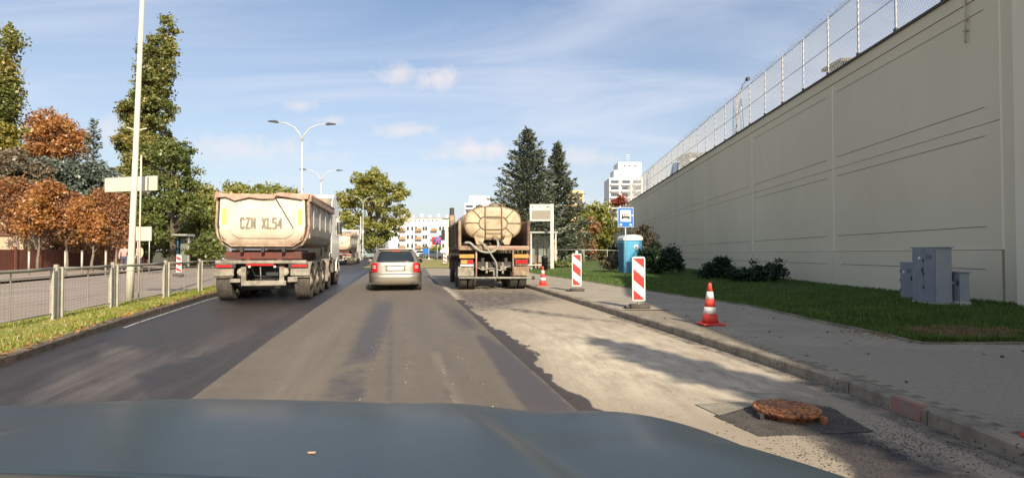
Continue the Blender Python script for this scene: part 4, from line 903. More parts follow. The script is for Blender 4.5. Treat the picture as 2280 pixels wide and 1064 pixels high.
# ------------------------------------------------------------------ vehicles (x right, y forward, z up, origin under the tail)
RX = Matrix.Rotation(PI / 2, 4, 'Y')
WHEELS = {}
def wheel(parent, x, y, r, w, side, dusty=True, car=False):
    key = (r, w, dusty, car)
    if key not in WHEELS:
        g = .012 if not car else .006; prof = [(r * .6, -w / 2 + .01), (r * .75, -w / 2), (r * .93, -w / 2), (r * .985, -w * .43)]
        for gx_ in (-.3, -.1, .1, .3):
            prof += [(r, (gx_ - .05) * w), (r - g, (gx_ - .035) * w), (r - g, (gx_ + .035) * w), (r, (gx_ + .05) * w)]
        prof += [(r * .985, w * .43), (r * .93, w / 2), (r * .75, w / 2), (r * .6, w / 2 - .01), (r * .55, w / 2 - .05), (r * .55, -w / 2 + .05)]
        tyre = MB().lathe(prof, 36, M=RX, close=True, smooth=False).mesh('wheel', MT['rubber_dusty' if dusty else 'rubber'])
        rim = MB().lathe([(r * .60, w / 2 - .025), (r * .54, w / 2 - .03), (r * .50, w / 2 - .10), (r * .34, w / 2 - .11), (r * .31, w / 2 - .03), (r * .16, w / 2 - .0), (r * .14, w / 2 + .02), (0, w / 2 + .02)], 24, M=RX).mesh('rim', MT['hubdust' if not car else 'greymetal'])
        nuts = MB()
        for k in range(8 if not car else 5):
            a = 2 * PI * k / (8 if not car else 5); nuts.lathe([(.016, w / 2 - .12), (.016, w / 2 - .02), (0, w / 2 - .02)], 6, M=Matrix.Translation((0, r * .26 * math.cos(a), r * .26 * math.sin(a))) @ RX)
        WHEELS[key] = (tyre, rim, nuts.mesh('wheel_nuts', MT['dark']))
    ty, ri, nu = WHEELS[key]
    o = bpy.data.objects.new('wheel', ty); COL.objects.link(o); o.parent = parent; o.location = (x, y, r - .01); o.rotation_euler = (random.random(), 0, 0) if side > 0 else (random.random(), 0, PI)
    for me, nm in ((ri, 'rim'), (nu, 'wheel_nuts')): c = bpy.data.objects.new(nm, me); COL.objects.link(c); c.parent = o
    return o
def arc_guard(yc, zc, r, a0, a1, x0, x1, th=.03, n=9):
    p = [(yc + r * math.cos(math.radians(a0 + (a1 - a0) * i / n)), zc + r * math.sin(math.radians(a0 + (a1 - a0) * i / n))) for i in range(n + 1)]
    q = [(yc + (r + th) * math.cos(math.radians(a0 + (a1 - a0) * i / n)), zc + (r + th) * math.sin(math.radians(a0 + (a1 - a0) * i / n))) for i in range(n + 1)]
    m = MB()
    for i in range(n): m.prism([p[i], p[i + 1], q[i + 1], q[i]], 0, x0, x1)
    return m
def make_tipper(label, plate=True):
    t = thing('tipper_truck', label, 'truck', (0, 0, 0), 0, 'tipper trucks in the left lane')
    U = [(-1.22, 2.92), (-1.25, 2.1), (-1.20, 1.80), (-1.06, 1.56), (-.80, 1.44), (.80, 1.44), (1.06, 1.56), (1.20, 1.80), (1.25, 2.1), (1.22, 2.92)]
    def Us(sx, sz, top=2.92): return [(x * sx, top - (2.92 - z) * sz) for x, z in U]
    body = MB().prism([(x * .955, 1.5 + (z - 1.44) * .96) for x, z in U], 1, .10, 5.9).build('tipper_body', 'tip_side', t, bev=.03)
    for s in (-1, 1):
        MB().prism([(s * 1.16, 2.80), (s * 1.28, 2.80), (s * 1.28, 2.95), (s * 1.20, 3.0), (s * 1.16, 2.96)], 1, .0, 6.0).build('top_rail', 'tip_rim', t, bev=.012)
        bx(s * 1.20 - .03, s * 1.20 + .03, .12, .32, 1.75, 2.86).build('corner_post', 'tip_rim', t, bev=.01)
        MB().tube([(s * 1.24, .1, 3.0), (s * 1.24, 6.0, 3.02)], .045, 8).build('rolled_cover', 'pinkpaint', t)
        for k in range(4): MB().box(s * 1.215 - .012, s * 1.215 + .012, .9 + k * 1.4, .98 + k * 1.4, 2.05, 2.8).build('side_rib', 'tip_side', t)
    fl = MB().prism(Us(1.0, 1.0), 1, -.02, .12).build('tailgate', 'tip_rim', t, bev=.02)
    MB().prism(Us(.95, .955, 2.87), 1, -.036, -.015).build('seal', 'chassis', fl)
    MB().prism(Us(.905, .90, 2.86), 1, -.085, -.028).build('gate_panel', 'tip_body', fl, bev=.03)
    ins = [(-.82, 2.60), (-.88, 2.1), (-.80, 1.86), (-.62, 1.74), (.62, 1.74), (.80, 1.86), (.88, 2.1), (.82, 2.60)]
    MB().prism(ins, 1, -.112, -.08).build('gate_inner_panel', 'tip_body', fl, bev=.024)
    for s in (-1, 1): bx(s * .99 - .055, s * .99 + .055, -.0925, -.084, 2.12, 2.56).build('reflective_tape', 'yellow_tape', fl)
    top = MB().prism([(-1.2, 2.84), (-.95, 2.86), (-.72, 2.77), (-.35, 2.87), (-.05, 2.83), (.3, 2.85), (.36, 2.94), (1.0, 2.84), (1.2, 2.86), (1.24, 3.0), (.4, 3.03), (.28, 2.98), (-1.2, 2.97)], 1, -.12, .02).build('cover_edge', 'pinkpaint', t, bev=.01)
    MB().tube([(-1.18, -.13, 2.85), (-.95, -.13, 2.87), (-.72, -.13, 2.77), (-.35, -.13, 2.87), (-.05, -.13, 2.83), (.3, -.13, 2.84), (.36, -.13, 2.93), (1.05, -.13, 2.83)], .014, 5).build('cover_rope', 'chassis', t)
    MB().tube([(.34, -.13, 2.88), (.60, -.135, 2.42), (.82, -.12, 2.02)], .013, 5).build('strap', 'chassis', t)
    MB().tube([(-1.12, -.06, 2.0), (-1.05, -.07, 1.7), (-.8, -.075, 1.53), (.8, -.075, 1.53), (1.05, -.07, 1.7), (1.12, -.06, 2.0)], .022, 6).build('lower_bead', 'tip_rim', fl)
    stencil('CZN XL54', 1.12, .27, 'letters', fl, (-.03, -.1125, 2.16))
    for x in (-.55, 0, .55): bx(x - .04, x + .04, -.07, .06, 1.36, 1.5).build('hinge', 'chassis', fl)
    # chassis and tail
    for s in (-1, 1): bx(s * .42 - .06, s * .42 + .06, .1, 7.0, .92, 1.32).build('chassis_beam', 'chassis_red', t)
    bx(-1.0, 1.0, .12, .3, 1.16, 1.38).build('cross_beam', 'chassis_red', t, bev=.01); bx(-.9, .9, .3, 2.0, 1.34, 1.42).build('sub_frame', 'chassis', t)
    bx(-1.22, 1.16, -.06, .06, 1.04, 1.13).build('tail_beam', 'greymetal', t, bev=.012)
    bx(-.42, .30, -.075, -.055, .98, 1.03).build('warning_strip', 'red_lens', t)
    bx(-.82, .82, 1.0, 1.1, .25, 1.2).build('underbody_shade_sheet', 'black', t)  # added black sheet for the shade underneath, blocks the view through
    for y in (.55, 1.86, 3.17): MB().tube([(-1.0, y, .5), (1.0, y, .5)], .07, 10).build('axle', 'chassis', t)
    for s in (-1, 1):
        lb = bx(s * .95 - .26, s * .95 + .26, -.10, -.02, .92, 1.03).build('lamp_box', 'dark', t, bev=.008); bx(s * .98 - .2, s * .98 + .2, -.112, -.098, .94, 1.01).build('tail_lamp', 'red_lens', lb)
        arc_guard(.55, .5, .56, 20, 165, s * .78 if s > 0 else -1.25, 1.25 if s > 0 else -.78, .03).build('mudguard', 'greymetal', t)
        bx(min(s * .74, s * 1.26), max(s * .74, s * 1.26), -.07, -.03, .70, .90).build('mud_flap', 'greymetal', t, bev=.01)
        for y in (1.86, 3.17): arc_guard(y, .5, .56, 25, 155, s * .80 if s > 0 else -1.24, 1.24 if s > 0 else -.80, .025).build('mudguard', 'chassis', t)
        for y in (.55, 1.86, 3.17): wheel(t, s * 1.03, y, .51, .40, s)
        MB().lathe([(.0, -.12), (.09, -.12), (.115, -.09), (.115, .45), (.09, .5), (0, .5)], 18, M=Matrix.Translation((s * .57, .1, .80)) @ Matrix.Rotation(-PI / 2, 4, 'X')).build('air_tank', 'hubdust', t)
        bx(s * .50 - .06, s * .50 + .06, -.03, .1, .48, .95).build('bracket', 'greymetal', t)
        MB().lathe([(.035, 0), (.035, .03), (0, .035)], 10, M=Matrix.Translation((s * .33, -.08, .95)) @ Matrix.Rotation(PI / 2, 4, 'X')).build('marker_lamp', 'sign_white', t)
    bx(-.56, .62, -.05, .05, .42, .56).build('underrun_bar', 'greymetal', t, bev=.02); bx(-.85, -.58, -.04, .04, .52, .62).build('underrun_bar', 'greymetal', t, bev=.01)
    bx(.66, .92, -.04, .04, .52, .66).build('underrun_bar', 'greymetal', t, bev=.01)
    bx(.10, .42, -.065, -.055, .70, .80).build('number_plate', 'plate_black', t)
    MB().tube([(-.05, .0, .55), (-.07, 0, .95)], .015, 6).build('rod', 'greymetal', t); MB().tube([(-.3, .05, .9), (-.2, -.02, .7), (.2, 0, .66), (.35, .05, .88)], .018, 6).build('air_hose', 'black', t)
    # tractor unit
    c = bx(-1.18, 1.18, 6.75, 8.6, 1.0, 3.2).build('cab', 'cab_white', t, bev=.06)
    MB().prism([(6.72, 3.12), (6.72, 3.60), (7.1, 3.68), (8.0, 3.55), (8.7, 3.18)], 0, -1.16, 1.16).build('roof_fairing', 'cab_white', t, bev=.05)
    MB().prism([(8.58, 1.0), (8.58, 3.2), (8.72, 3.1), (8.98, 2.1), (9.02, .5), (8.58, .5)], 0, -1.17, 1.17).build('cab_front', 'cab_white', t, bev=.04)
    bx(-1.10, 1.10, 6.70, 6.748, 3.14, 3.5).build('fairing_recess', 'greymetal', t)
    for s in (-1, 1):
        f_ = MB().prism([(5.98, 1.3), (6.1, 3.3), (6.72, 3.62), (6.748, 1.05), (6.1, 1.15)], 0, s * 1.16 - .02, s * 1.16 + .02).build('side_fairing', 'cab_white', t, bev=.01)
        bx(min(s * 1.181, s * 1.187), max(s * 1.181, s * 1.187), 7.5, 8.45, 2.0, 2.8).build('side_window', 'car_glass', t)
        bx(min(s * 1.17, s * 1.2), max(s * 1.17, s * 1.2), 6.2, 7.2, .55, 1.05).build('side_tank', 'greymetal', t, bev=.02); bx(s * .82 - .3, s * .82 + .3, 6.25, 7.3, .5, .98).build('fuel_tank', 'greymetal', t, bev=.05)
        bx(s * 1.24 - .05, s * 1.24 + .05, 8.75, 8.85, 2.1, 2.65).build('mirror', 'black', t, bev=.02)
        arc_guard(5.0, .5, .57, 10, 178, s * .66 if s > 0 else -1.24, 1.24 if s > 0 else -.66, .03).build('mudguard', 'greymetal', t)
        mf = bx(min(s * .7, s * 1.24), max(s * .7, s * 1.24), 4.36, 4.40, .30, .98).build('mud_flap', 'greymetal', t, bev=.01); bx(s * 1.02 - .15, s * 1.02 + .15, 4.33, 4.358, .86, .97).build('tail_lamp', 'red_lens', mf)
        wheel(t, s * 1.03, 5.0, .51, .36, s); wheel(t, s * 1.03, 8.15, .51, .32, s)
        arc_guard(8.15, .5, .58, 5, 175, s * .8 if s > 0 else -1.2, 1.2 if s > 0 else -.8, .04).build('mudguard', 'cab_white', t)
    bx(-.5, .5, 4.4, 8.6, .7, 1.05).build('tractor_frame', 'chassis', t)
    MB().tube([(.75, 6.3, 1.2), (.75, 6.5, 1.9), (.4, 6.6, 2.0)], .03, 6).build('air_line', 'hose', t); MB().lathe([(.1, 0), (.12, .2), (.08, .42), (0, .45)], 12, M=Matrix.Translation((1.0, 6.1, 1.35))).build('air_filter', 'greymetal', t)
    return t
HEAD = math.radians(11.5)
tp = make_tipper('dusty white tipper lorry lettered on its tailgate, nearest in the left lane'); tp.location = (-6.98, 15.75, 0); tp.rotation_euler = (0, 0, HEAD)
tp2 = copy_tree(tp, label='second dusty tipper lorry ahead, half hidden beyond the first', loc=(-16.9, 54.5, 0), rz=math.radians(9))

def make_tank_truck():
    t = thing('tank_truck', 'old dropside lorry carrying a cream ribbed tank, parked at the right kerb', 'truck', (-.62, 20.0, 0), math.radians(10))
    S = 20.0 / F
    def T(px, py, y): return ((px - 1103) * S, y, CH + (HZ - py) * S)
    def se(a, w_, h_, n=2.7): c_, s_ = math.cos(a), math.sin(a); return (w_ * math.copysign(abs(c_) ** (2 / n), c_), h_ * math.copysign(abs(s_) ** (2 / n), s_))
    cz = 2.40; W, H = 1.03, .60
    st = [(.34, .80), (.36, .93), (.42, 1.0), (4.6, 1.0), (4.68, .93), (4.7, .8)]
    nn = 80; vs = []; fs = []
    for (y, k) in st:
        for i in range(nn): x, z = se(2 * PI * i / nn, W * k if k < 1 else W, H * (k if k < 1 else 1)); vs.append((x, y, cz + z))
    for j in range(len(st) - 1):
        for i in range(nn): i2 = (i + 1) % nn; fs.append((j * nn + i, j * nn + i2, (j + 1) * nn + i2, (j + 1) * nn + i))
    fs += [tuple(range(nn))[::-1], tuple(len(vs) - nn + i for i in range(nn))]
    tank = MB().add(vs, fs, True).build('tank', 'tank', t)
    E = tank
    ring = [se(2 * PI * i / nn, W * 1.0, H * 1.0) for i in range(nn)]
    MB().tube([(x, .40, cz + z) for x, z in ring] + [(ring[0][0], .40, cz + ring[0][1])], .016, 6, cap=False).build('end_rim', 'tank_rib', E)
    so_ = []
    for i in range(32):
        a = 2 * PI * i / 32; cx_ = .27 if math.cos(a) > 0 else -.27; so_.append((cx_ + .25 * math.cos(a), cz + .0 + .235 * math.sin(a)))
    MB().tube([(x, .325, z) for x, z in so_] + [(so_[0][0], .325, so_[0][1])], .024, 6, cap=False).build('oval_rib', 'tank_rib', E)
    for (a, b) in (((-.5, .0), (-1.0, .0)), ((.5, 0), (1.0, 0)), ((-.45, .16), (-.74, .47)), ((.45, .16), (.74, .47)), ((-.45, -.16), (-.74, -.44)), ((.45, -.16), (.74, -.44))):
        MB().tube([(a[0], .325, cz + a[1]), (b[0], .345, cz + b[1])], .02, 6).build('rib', 'tank_rib', E)
    for x in (-.29, .31): MB().tube([(x, .26, 1.85), (x, .26, 3.02), (x, .45, 3.1)], .017, 6).build('ladder_rail', 'bed_rim', E)
    for z in (2.05, 2.62): MB().tube([(-.29, .26, z), (.31, .26, z)], .013, 6).build('ladder_rung', 'bed_rim', E)
    for (y, h_) in ((.9, .12), (2.0, .14), (3.2, .12)): MB().lathe([(.2, 0), (.2, h_), (.15, h_ + .04), (0, h_ + .04)], 18, M=Matrix.Translation((.1, y, cz + H - .02))).build('manhole_lid', 'tank_rib', E)
    for s in (-1, 1): MB().tube([(s * .45, .5, cz + H - .03), (s * .45, .5, cz + H + .1), (s * .45, 4.3, cz + H + .1), (s * .45, 4.3, cz + H - .03)], .016, 6).build('walkway_rail', 'tank_rib', E)
    for s in (-1, 1):
        MB().prism([(s * .72, 2.05), (s * .28, 1.86), (s * .42, 1.62), (s * .60, 1.62), (s * .66, 1.8)], 1, .37, .5).build('saddle', 'tank', t)
        MB().prism([(s * .72, 2.05), (s * .28, 1.86), (s * .42, 1.62), (s * .60, 1.62), (s * .66, 1.8)], 1, 3.6, 3.8).build('saddle', 'tank', t)
    MB().lathe([(.1, 0), (.1, .14), (.05, .16), (0, .16)], 14, M=Matrix.Translation((.06, .38, 1.86)) @ Matrix.Rotation(PI / 2, 4, 'X')).build('outlet_valve', 'tank_rib', t)
    MB().lathe([(.07, 0), (.07, .1), (0, .11)], 12, M=Matrix.Translation((.36, .33, 1.93)) @ Matrix.Rotation(PI / 2, 4, 'X')).build('outlet_valve', 'tank_rib', t)
    # dropside bed
    bx(-1.24, 1.24, .02, 6.0, 1.44, 1.56).build('bed_floor', 'bed', t); bx(-1.26, 1.26, -.03, .018, 1.42, 1.57).build('bed_rear_edge', 'bed_rim', t, bev=.008)
    bx(-.35, 1.2, -.04, -.031, 1.5, 1.565).build('pink_edge', 'pinkpaint', t)
    for s in (-1, 1):
        sb = bx(s * 1.23 - .02, s * 1.23 + .02, .1, 6.0, 1.57, 2.40).build('side_board', 'bed', t)
        for k in range(11): bx(s * 1.27 - .018, s * 1.27 + .018, .2 + k * .55, .27 + k * .55, 1.57, 2.40).build('side_rib', 'bed_rim' if k % 3 == 0 else 'bed', sb)
        bx(s * 1.25 - .04, s * 1.25 + .04, .1, 6.0, 2.38, 2.46).build('top_rail', 'bed_rim', sb); bx(s * 1.24 - .05, s * 1.24 + .05, -.02, .09, 1.45, 2.5).build('corner_post', 'bed_rim' if s < 0 else 'bed', sb, bev=.01)
        bx(s * 1.25 - .03, s * 1.25 + .03, .3, 5.9, 1.22, 1.3).build('side_rail', 'bed_rim', t)
        for k in range(7): bx(s * 1.24 - .02, s * 1.24 + .02, .35 + k * .9, .42 + k * .9, 1.3, 1.46).build('bracket', 'bed', t)
        bx(s * .98 - .27, s * .98 + .25, -.02, .04, 1.14, 1.27).build('orange_board', 'orange_plate', t)
        lp = bx(s * .98 - .24, s * .98 + .22, -.03, .05, .92, 1.09).build('lamp_box', 'dark', t); bx(s * .98 - .22, s * .98 + .0, -.04, -.028, .94, 1.07).build('tail_lamp', 'red_lens' if s > 0 else 'orange_plate', lp); bx(s * .98 + .005, s * .98 + .2, -.04, -.028, .94, 1.07).build('tail_lamp', 'red_lens', lp)
        bx(s * .98 - .24, s * .98 + .22, -.035, .03, .86, .915).build('number_plate' if s < 0 else 'lower_strip', 'plate_white' if s < 0 else 'bed', t)
        bx(s * 1.0 - .3, s * 1.0 + .26, .02, .05, .50, .84).build('mud_flap', 'greymetal' if s < 0 else 'bed_rim', t, bev=.01)
        MB().tube([(s * .66, -.06, .45), (s * .66, -.06, 1.42)], .028, 8).build('stay', 'pinkpaint' if s < 0 else 'bed_rim', t)
        for y in (.75, 2.1, 5.6):
            for xw in ((1.09, .76) if y < 5 else (1.06,)): wheel(t, s * xw, y, .50, .28, s, dusty=False)
        arc_guard(5.6, .5, .58, 5, 175, .8 * s if s > 0 else -1.22, 1.22 if s > 0 else -.8, .03).build('mudguard', 'bed', t)
    MB().tube([(-1.28, -.12, .45), (1.36, -.12, .43)], .035, 8).build('bumper_bar', 'hose', t); MB().lathe([(.06, 0), (.06, .1), (0, .1)], 12, M=Matrix.Translation((1.33, -.12, .43)) @ RX).build('bar_cap', 'chassis', t)
    for y in (.75, 2.1): MB().tube([(-.9, y, .5), (.9, y, .5)], .09, 10).build('axle', 'chassis', t)
    MB().lathe([(0, -.15), (.16, -.1), (.2, 0), (.16, .1), (0, .15)], 16, M=Matrix.Translation((.05, .75, .52)) @ RX).build('axle_housing', 'chassis', t)
    for s in (-1, 1): bx(s * .42 - .05, s * .42 + .05, .05, 7.0, .82, 1.14).build('chassis_beam', 'chassis', t)
    bx(-.85, .85, .06, .16, .78, 1.0).build('rear_cross_member', 'chassis', t); bx(-1.1, 1.1, 2.6, 2.7, .3, 1.3).build('underbody_shade_sheet', 'black', t)  # the black sheet is added, standing in for shade behind the axles
    for (a, b, z0, z1) in ((-.48, -.36, .72, .84), (-.2, .1, .66, .78), (.2, .42, .7, .86), (-.32, -.24, .6, 1.0), (.26, .34, .58, .98), (-.05, .05, .5, .7)): bx(a, b, -.0, .1, z0, z1).build('coupling', 'greymetal' if a < .3 else 'bed_rim', t, bev=.012)
    MB().tube([(-.62, .0, .8), (-.45, -.05, .72), (-.1, -.03, .78), (.2, -.04, .7), (.55, .0, .86)], .022, 6).build('air_line', 'hose', t)
    hp = [T(1036, 541, -.10), T(1047, 541, -.14), T(1056, 549, -.16), T(1068, 558, -.17), T(1085, 562, -.17), T(1100, 559, -.17), T(1109, 549, -.15), T(1110, 538, -.02), T(1108, 532, .25)]
    def smooth(P, k=5):
        P = [Vector(p) for p in P]; out = []
        for i in range(len(P) - 1):
            p0, p1, p2, p3 = P[max(i - 1, 0)], P[i], P[i + 1], P[min(i + 2, len(P) - 1)]
            for j in range(k): u = j / k; out.append(.5 * ((2 * p1) + (p2 - p0) * u + (2 * p0 - 5 * p1 + 4 * p2 - p3) * u * u + (3 * p1 - p0 - 3 * p2 + p3) * u ** 3))
        return out + [P[-1]]
    MB().tube(smooth(hp), .042, 10).build('thick_hose', 'hose', t)
    MB().tube(smooth([T(1070, 538, .1), T(1078, 546, -.15), T(1088, 558, -.2), T(1097, 572, -.17), T(1105, 585, -.15), T(1107, 600, -.15), T(1107, 618, -.13)]), .032, 10).build('thin_hose', 'hose', t)
    MB().tube(smooth([T(1066, 548, -.06), T(1073, 541, -.1), T(1083, 546, -.1), T(1090, 556, -.1)]), .02, 8).build('cable', 'bed_rim', t)
    # cab
    bx(-1.15, 1.15, 6.1, 7.9, .8, 2.55).build('cab', 'bed_rim', t, bev=.08); bx(-1.05, 1.05, 6.2, 7.7, 2.55, 2.72).build('cab_roof', 'bed', t, bev=.06)
    bx(-.7, .7, 6.07, 6.098, 1.8, 2.3).build('rear_window', 'car_glass', t)
    for s in (-1, 1): bx(min(s * 1.151, s * 1.157), max(s * 1.151, s * 1.157), 6.7, 7.6, 1.8, 2.4).build('side_window', 'car_glass', t); bx(s * 1.42 - .09, s * 1.42 + .09, 7.7, 7.78, 1.9, 2.4).build('mirror', 'black', t); MB().tube([(s * 1.12, 7.7, 2.35), (s * 1.4, 7.74, 2.35)], .015, 6).build('mirror_arm', 'black', t)
    MB().tube([(-1.18, 5.0, 1.6), (-1.18, 5.0, 2.7), (-1.18, 5.0, 3.28)], [.11, .11, .10], 12).build('exhaust_stack', 'dark', t); MB().tube([(-1.18, 5.0, 2.3), (-1.18, 5.0, 2.95)], .14, 12).build('heat_shield', 'bed_rim', t)
    return t
make_tank_truck()

# ---- estate car: a shell of stacked rounded plan outlines
def make_estate(label, loc, rz, paint='car_paint', name='estate_car'):
    t = thing(name, label, 'car', loc, rz)
    #   z,   y rear, y front, half width, corner power
    L_ = [(.20, .16, 4.30, .83, 5), (.24, .07, 4.40, .87, 6), (.32, .02, 4.48, .885, 6), (.50, .0, 4.50, .89, 6), (.56, .02, 4.50, .893, 6), (.60, .085, 4.46, .893, 6), (.75, .10, 4.42, .89, 6), (.88, .115, 4.3, .88, 6), (.93, .125, 4.05, .87, 6),
          (.965, .14, 3.3, .85, 6), (1.00, .16, 3.15, .83, 6), (1.15, .27, 2.85, .765, 6), (1.32, .40, 2.45, .68, 6), (1.40, .47, 2.2, .635, 5), (1.44, .56, 2.0, .60, 3.5), (1.46, .80, 1.75, .48, 3)]
    zs = [l[0] for l in L_]
    def par(z): return [float(np.interp(z, zs, [l[k] for l in L_])) for k in (1, 2, 3, 4)]
    nn = 72; vs = []; fs = []
    zz = sorted(set(zs + list(np.linspace(.2, 1.46, 22))))
    for z in zz:
        a, b, w, n = par(z)
        for i in range(nn):
            th = 2 * PI * i / nn; c_, s_ = math.cos(th), math.sin(th)
            vs.append((w * math.copysign(abs(c_) ** (2 / n), c_), (a + b) / 2 + (b - a) / 2 * math.copysign(abs(s_) ** (2 / n), s_), z))
    for j in range(len(zz) - 1):
        for i in range(nn): i2 = (i + 1) % nn; fs.append((j * nn + i, j * nn + i2, (j + 1) * nn + i2, (j + 1) * nn + i))
    fs += [tuple(range(nn))[::-1], tuple(len(vs) - nn + i for i in range(nn))]
    MB().add(vs, fs, True).build('body', paint, t)
    def rear(x, z, off): a, b, w, n = par(z); q = max(0, 1 - abs(min(abs(x), w * .999) / w) ** n) ** (1 / n); return (x, (a + b) / 2 - (b - a) / 2 * q - off, z)
    def side(y, z, off, s): a, b, w, n = par(z); m_ = (a + b) / 2; h_ = (b - a) / 2; q = max(0, 1 - abs((y - m_) / h_) ** n) ** (1 / n); return (s * (w * q + off), y, z)
    def rp(name, x0, x1, z0, z1, off, mat, parent=t, nx=12, nz=5, th=.01, xt=1., fn=None):
        return MB().grid(lambda u, v: rear((x0 + (x1 - x0) * u) * (1 + (xt - 1) * v), z0 + (z1 - z0) * v, off), nx, nz).build(name, mat, parent, thick=th)
    gl = rp('rear_window', -.63, .63, .99, 1.33, .006, 'car_glass', xt=.85, nz=8); rp('window_surround', -.66, .66, .975, 1.345, .003, 'black', xt=.85, nz=8, th=.006)
    rp('tailgate_handle_strip', -.40, .40, .855, .87, .006, 'dark')
    rp('tailgate_seam', -.66, .66, .598, .606, .004, 'black'); rp('bumper_seam', -.86, .86, .565, .575, .004, 'dark', nx=24)
    rp('plate_recess', -.33, .33, .69, .855, .003, 'greymetal'); pl = rp('number_plate', -.27, .27, .71, .825, .012, 'plate_white'); rp('plate_band', -.268, -.235, .712, .823, .016, 'sign_blue', pl, nx=2)
    for s in (-1, 1):
        lamp_ = MB().grid(lambda u, v: rear(s * ((.585 + .0 * v) + (.875 - .585 - .02 * v) * u), .655 + .30 * v - .05 * u * (1 - v), .010), 8, 8).build('tail_lamp', 'red_lens', t, thick=.02)
        for (z0, z1) in ((.77, .80), (.83, .86)): MB().grid(lambda u, v: rear(s * (.66 + .14 * u), z0 + (z1 - z0) * v, .014), 4, 2).build('clear_lens', 'lamp_white_lens', lamp_, thick=.006)
        MB().grid(lambda u, v: side(.20 + .22 * u, .74 + .17 * v, .006, s), 4, 4).build('lamp_side', 'red_lens', t, thick=.01)
        for (y0, y1) in ((.62, 1.25), (1.33, 2.12), (2.2, 2.9)):
            MB().grid(lambda u, v: side((y0 + (y1 - y0) * u) + (.12 if y0 < 1 else (0 if y0 < 2 else -.38 * u)) * v, 1.00 + .28 * v, .004, s), 6, 5).build('side_window', 'car_glass', t, thick=.008)
        MB().grid(lambda u, v: side(.6 + 2.6 * u, .60 + .035 * v, .008, s), 20, 2).build('side_trim', 'dark', t, thick=.01)
        MB().tube([(s * .60, .75, 1.47), (s * .60, .9, 1.50), (s * .60, 2.0, 1.50), (s * .60, 2.1, 1.46)], .016, 6).build('roof_rail', 'dark', t)
        for y in (.82, 3.5):
            MB().lathe([(.36, 0), (.36, .012), (0, .012)], 28, M=Matrix.Translation((s * .878 if s > 0 else -.890, y, .33)) @ RX).build('wheel_arch', 'black', t); wheel(t, s * .775, y, .315, .205, s, dusty=False, car=True)
        mi = MB().lathe([(0, -.06), (.06, -.05), (.085, 0), (.07, .08), (0, .1)], 14, M=Matrix.Translation((s * .96, 2.95, .98)) @ Matrix.Rotation(PI / 2, 4, 'X')).build('mirror', paint if s < 0 else 'black', t); bx(s * .92 - .05, s * .92 + .05, 2.95, 2.99, .93, .96).build('mirror_arm', 'black', mi)
        bx(s * .22 - .10, s * .22 + .10, .9, 1.0, 1.0, 1.2).build('headrest', 'black', t)
        bx(min(s * .9, s * .5), max(s * .9, s * .5), .02, .04, .24, .30).build('lower_valance', 'dark', t)
    rp('high_brake_lamp', -.16, .16, 1.365, 1.385, .01, 'red_lens'); bx(-.58, .58, .40, .62, 1.405, 1.43).build('roof_spoiler', paint, t, bev=.01)
    MB().tube([(-.38, -.01, .93 - .06), (.38, -.01, .87)], .001, 3)
    MB().tube([(-.55, -.02, .255), (-.55, .3, .255)], .03, 10).build('exhaust_pipe', 'dark', t); MB().tube([(0, .5, 1.455), (0, .38, 1.5)], .008, 5).build('aerial', 'black', t)
    MB().tube([(.0, .24, 1.02), (.32, .2, 1.03)], .01, 5).build('wiper', 'black', t)
    rp('bumper_lip', -.8, .8, .44, .47, .004, paint, nx=24)
    return t
ec = make_estate('silver beige estate car ahead in the middle lane', ((881 - CX) / F * 19.0, 19.0, .03), math.radians(11.8))

# ---- the car that carries the camera: its bonnet and nose
oc = thing('own_car', 'blue grey car bonnet across the foreground, glossy, slightly dusty', 'car')
SIL = [(-400, 905), (-200, 897), (0, 893), (150, 896), (260, 890), (400, 885), (560, 886), (700, 889), (900, 896), (1000, 893), (1080, 899), (1150, 911), (1230, 915), (1330, 909), (1420, 914), (1520, 928), (1620, 953), (1720, 988), (1800, 1019), (1900, 1060), (2000, 1108), (2100, 1160)]
sx_ = np.array([s[0] for s in SIL], float); sy_ = np.array([s[1] for s in SIL], float)
kk = np.linspace(-400, 2100, 400); ks = np.interp(kk, sx_, sy_); ks = np.convolve(np.pad(ks, 12, 'edge'), np.ones(25) / 25, 'valid')
XC, HWD = -.42, 1.14
def bonnet(X, Y):
    u = (X - XC) / HWD                                            # -1..1 across the car
    Yc = 1.42 - .50 * max(0, abs(u) - .45) ** 1.6 * 2.2              # crest, pulled back at the corners
    tn = (np.interp(CX + F * X / Yc, kk, ks) - HZ) / F; zc = CH - tn * Yc
    Y1 = Yc - .42; k = (tn - .06) / (2 * .42)
    z = zc + k * .42 ** 2 + .06 * .42
    if Y > Y1: z -= k * (Y - Y1) ** 2 + .06 * (Y - Y1)
    else: z += -.06 * (Y - Y1)
    if Y > Yc: z -= 2.2 * (Y - Yc) ** 2
    # raised middle with soft creases that spread towards the windscreen
    l = -.90 + .06 * (Y - .95); r = .06 - .40 * (Y - .95)
    def ss(t): t = min(1, max(0, t)); return t * t * (3 - 2 * t)
    d = ss((X - l) / .10 + .3) * ss((r - X) / .11 + .3); z += .03 * (d - 1) * ss((1.42 - Y) / .3)
    return float(z)
def bfn(u, v):
    Y = .785 - .10 * u + (1.05 - .06 * u) * v; X = -1.62 + (2.36) * u; return (X, Y, bonnet(X, Y))
MB().grid(bfn, 150, 70).build('bonnet', 'bonnet', oc, thick=.012)
sd = MB(); P1 = [bfn(1, i / 20) for i in range(21)]; P1 = [(p[0] - .005, p[1], p[2] - .012) for p in P1]
sd.add(P1 + [(p[0] + .04, p[1], .45) for p in P1], [(i, i + 1, 22 + i, 21 + i) for i in range(20)]); sd.build('front_wing', 'bonnet', oc, thick=.01)
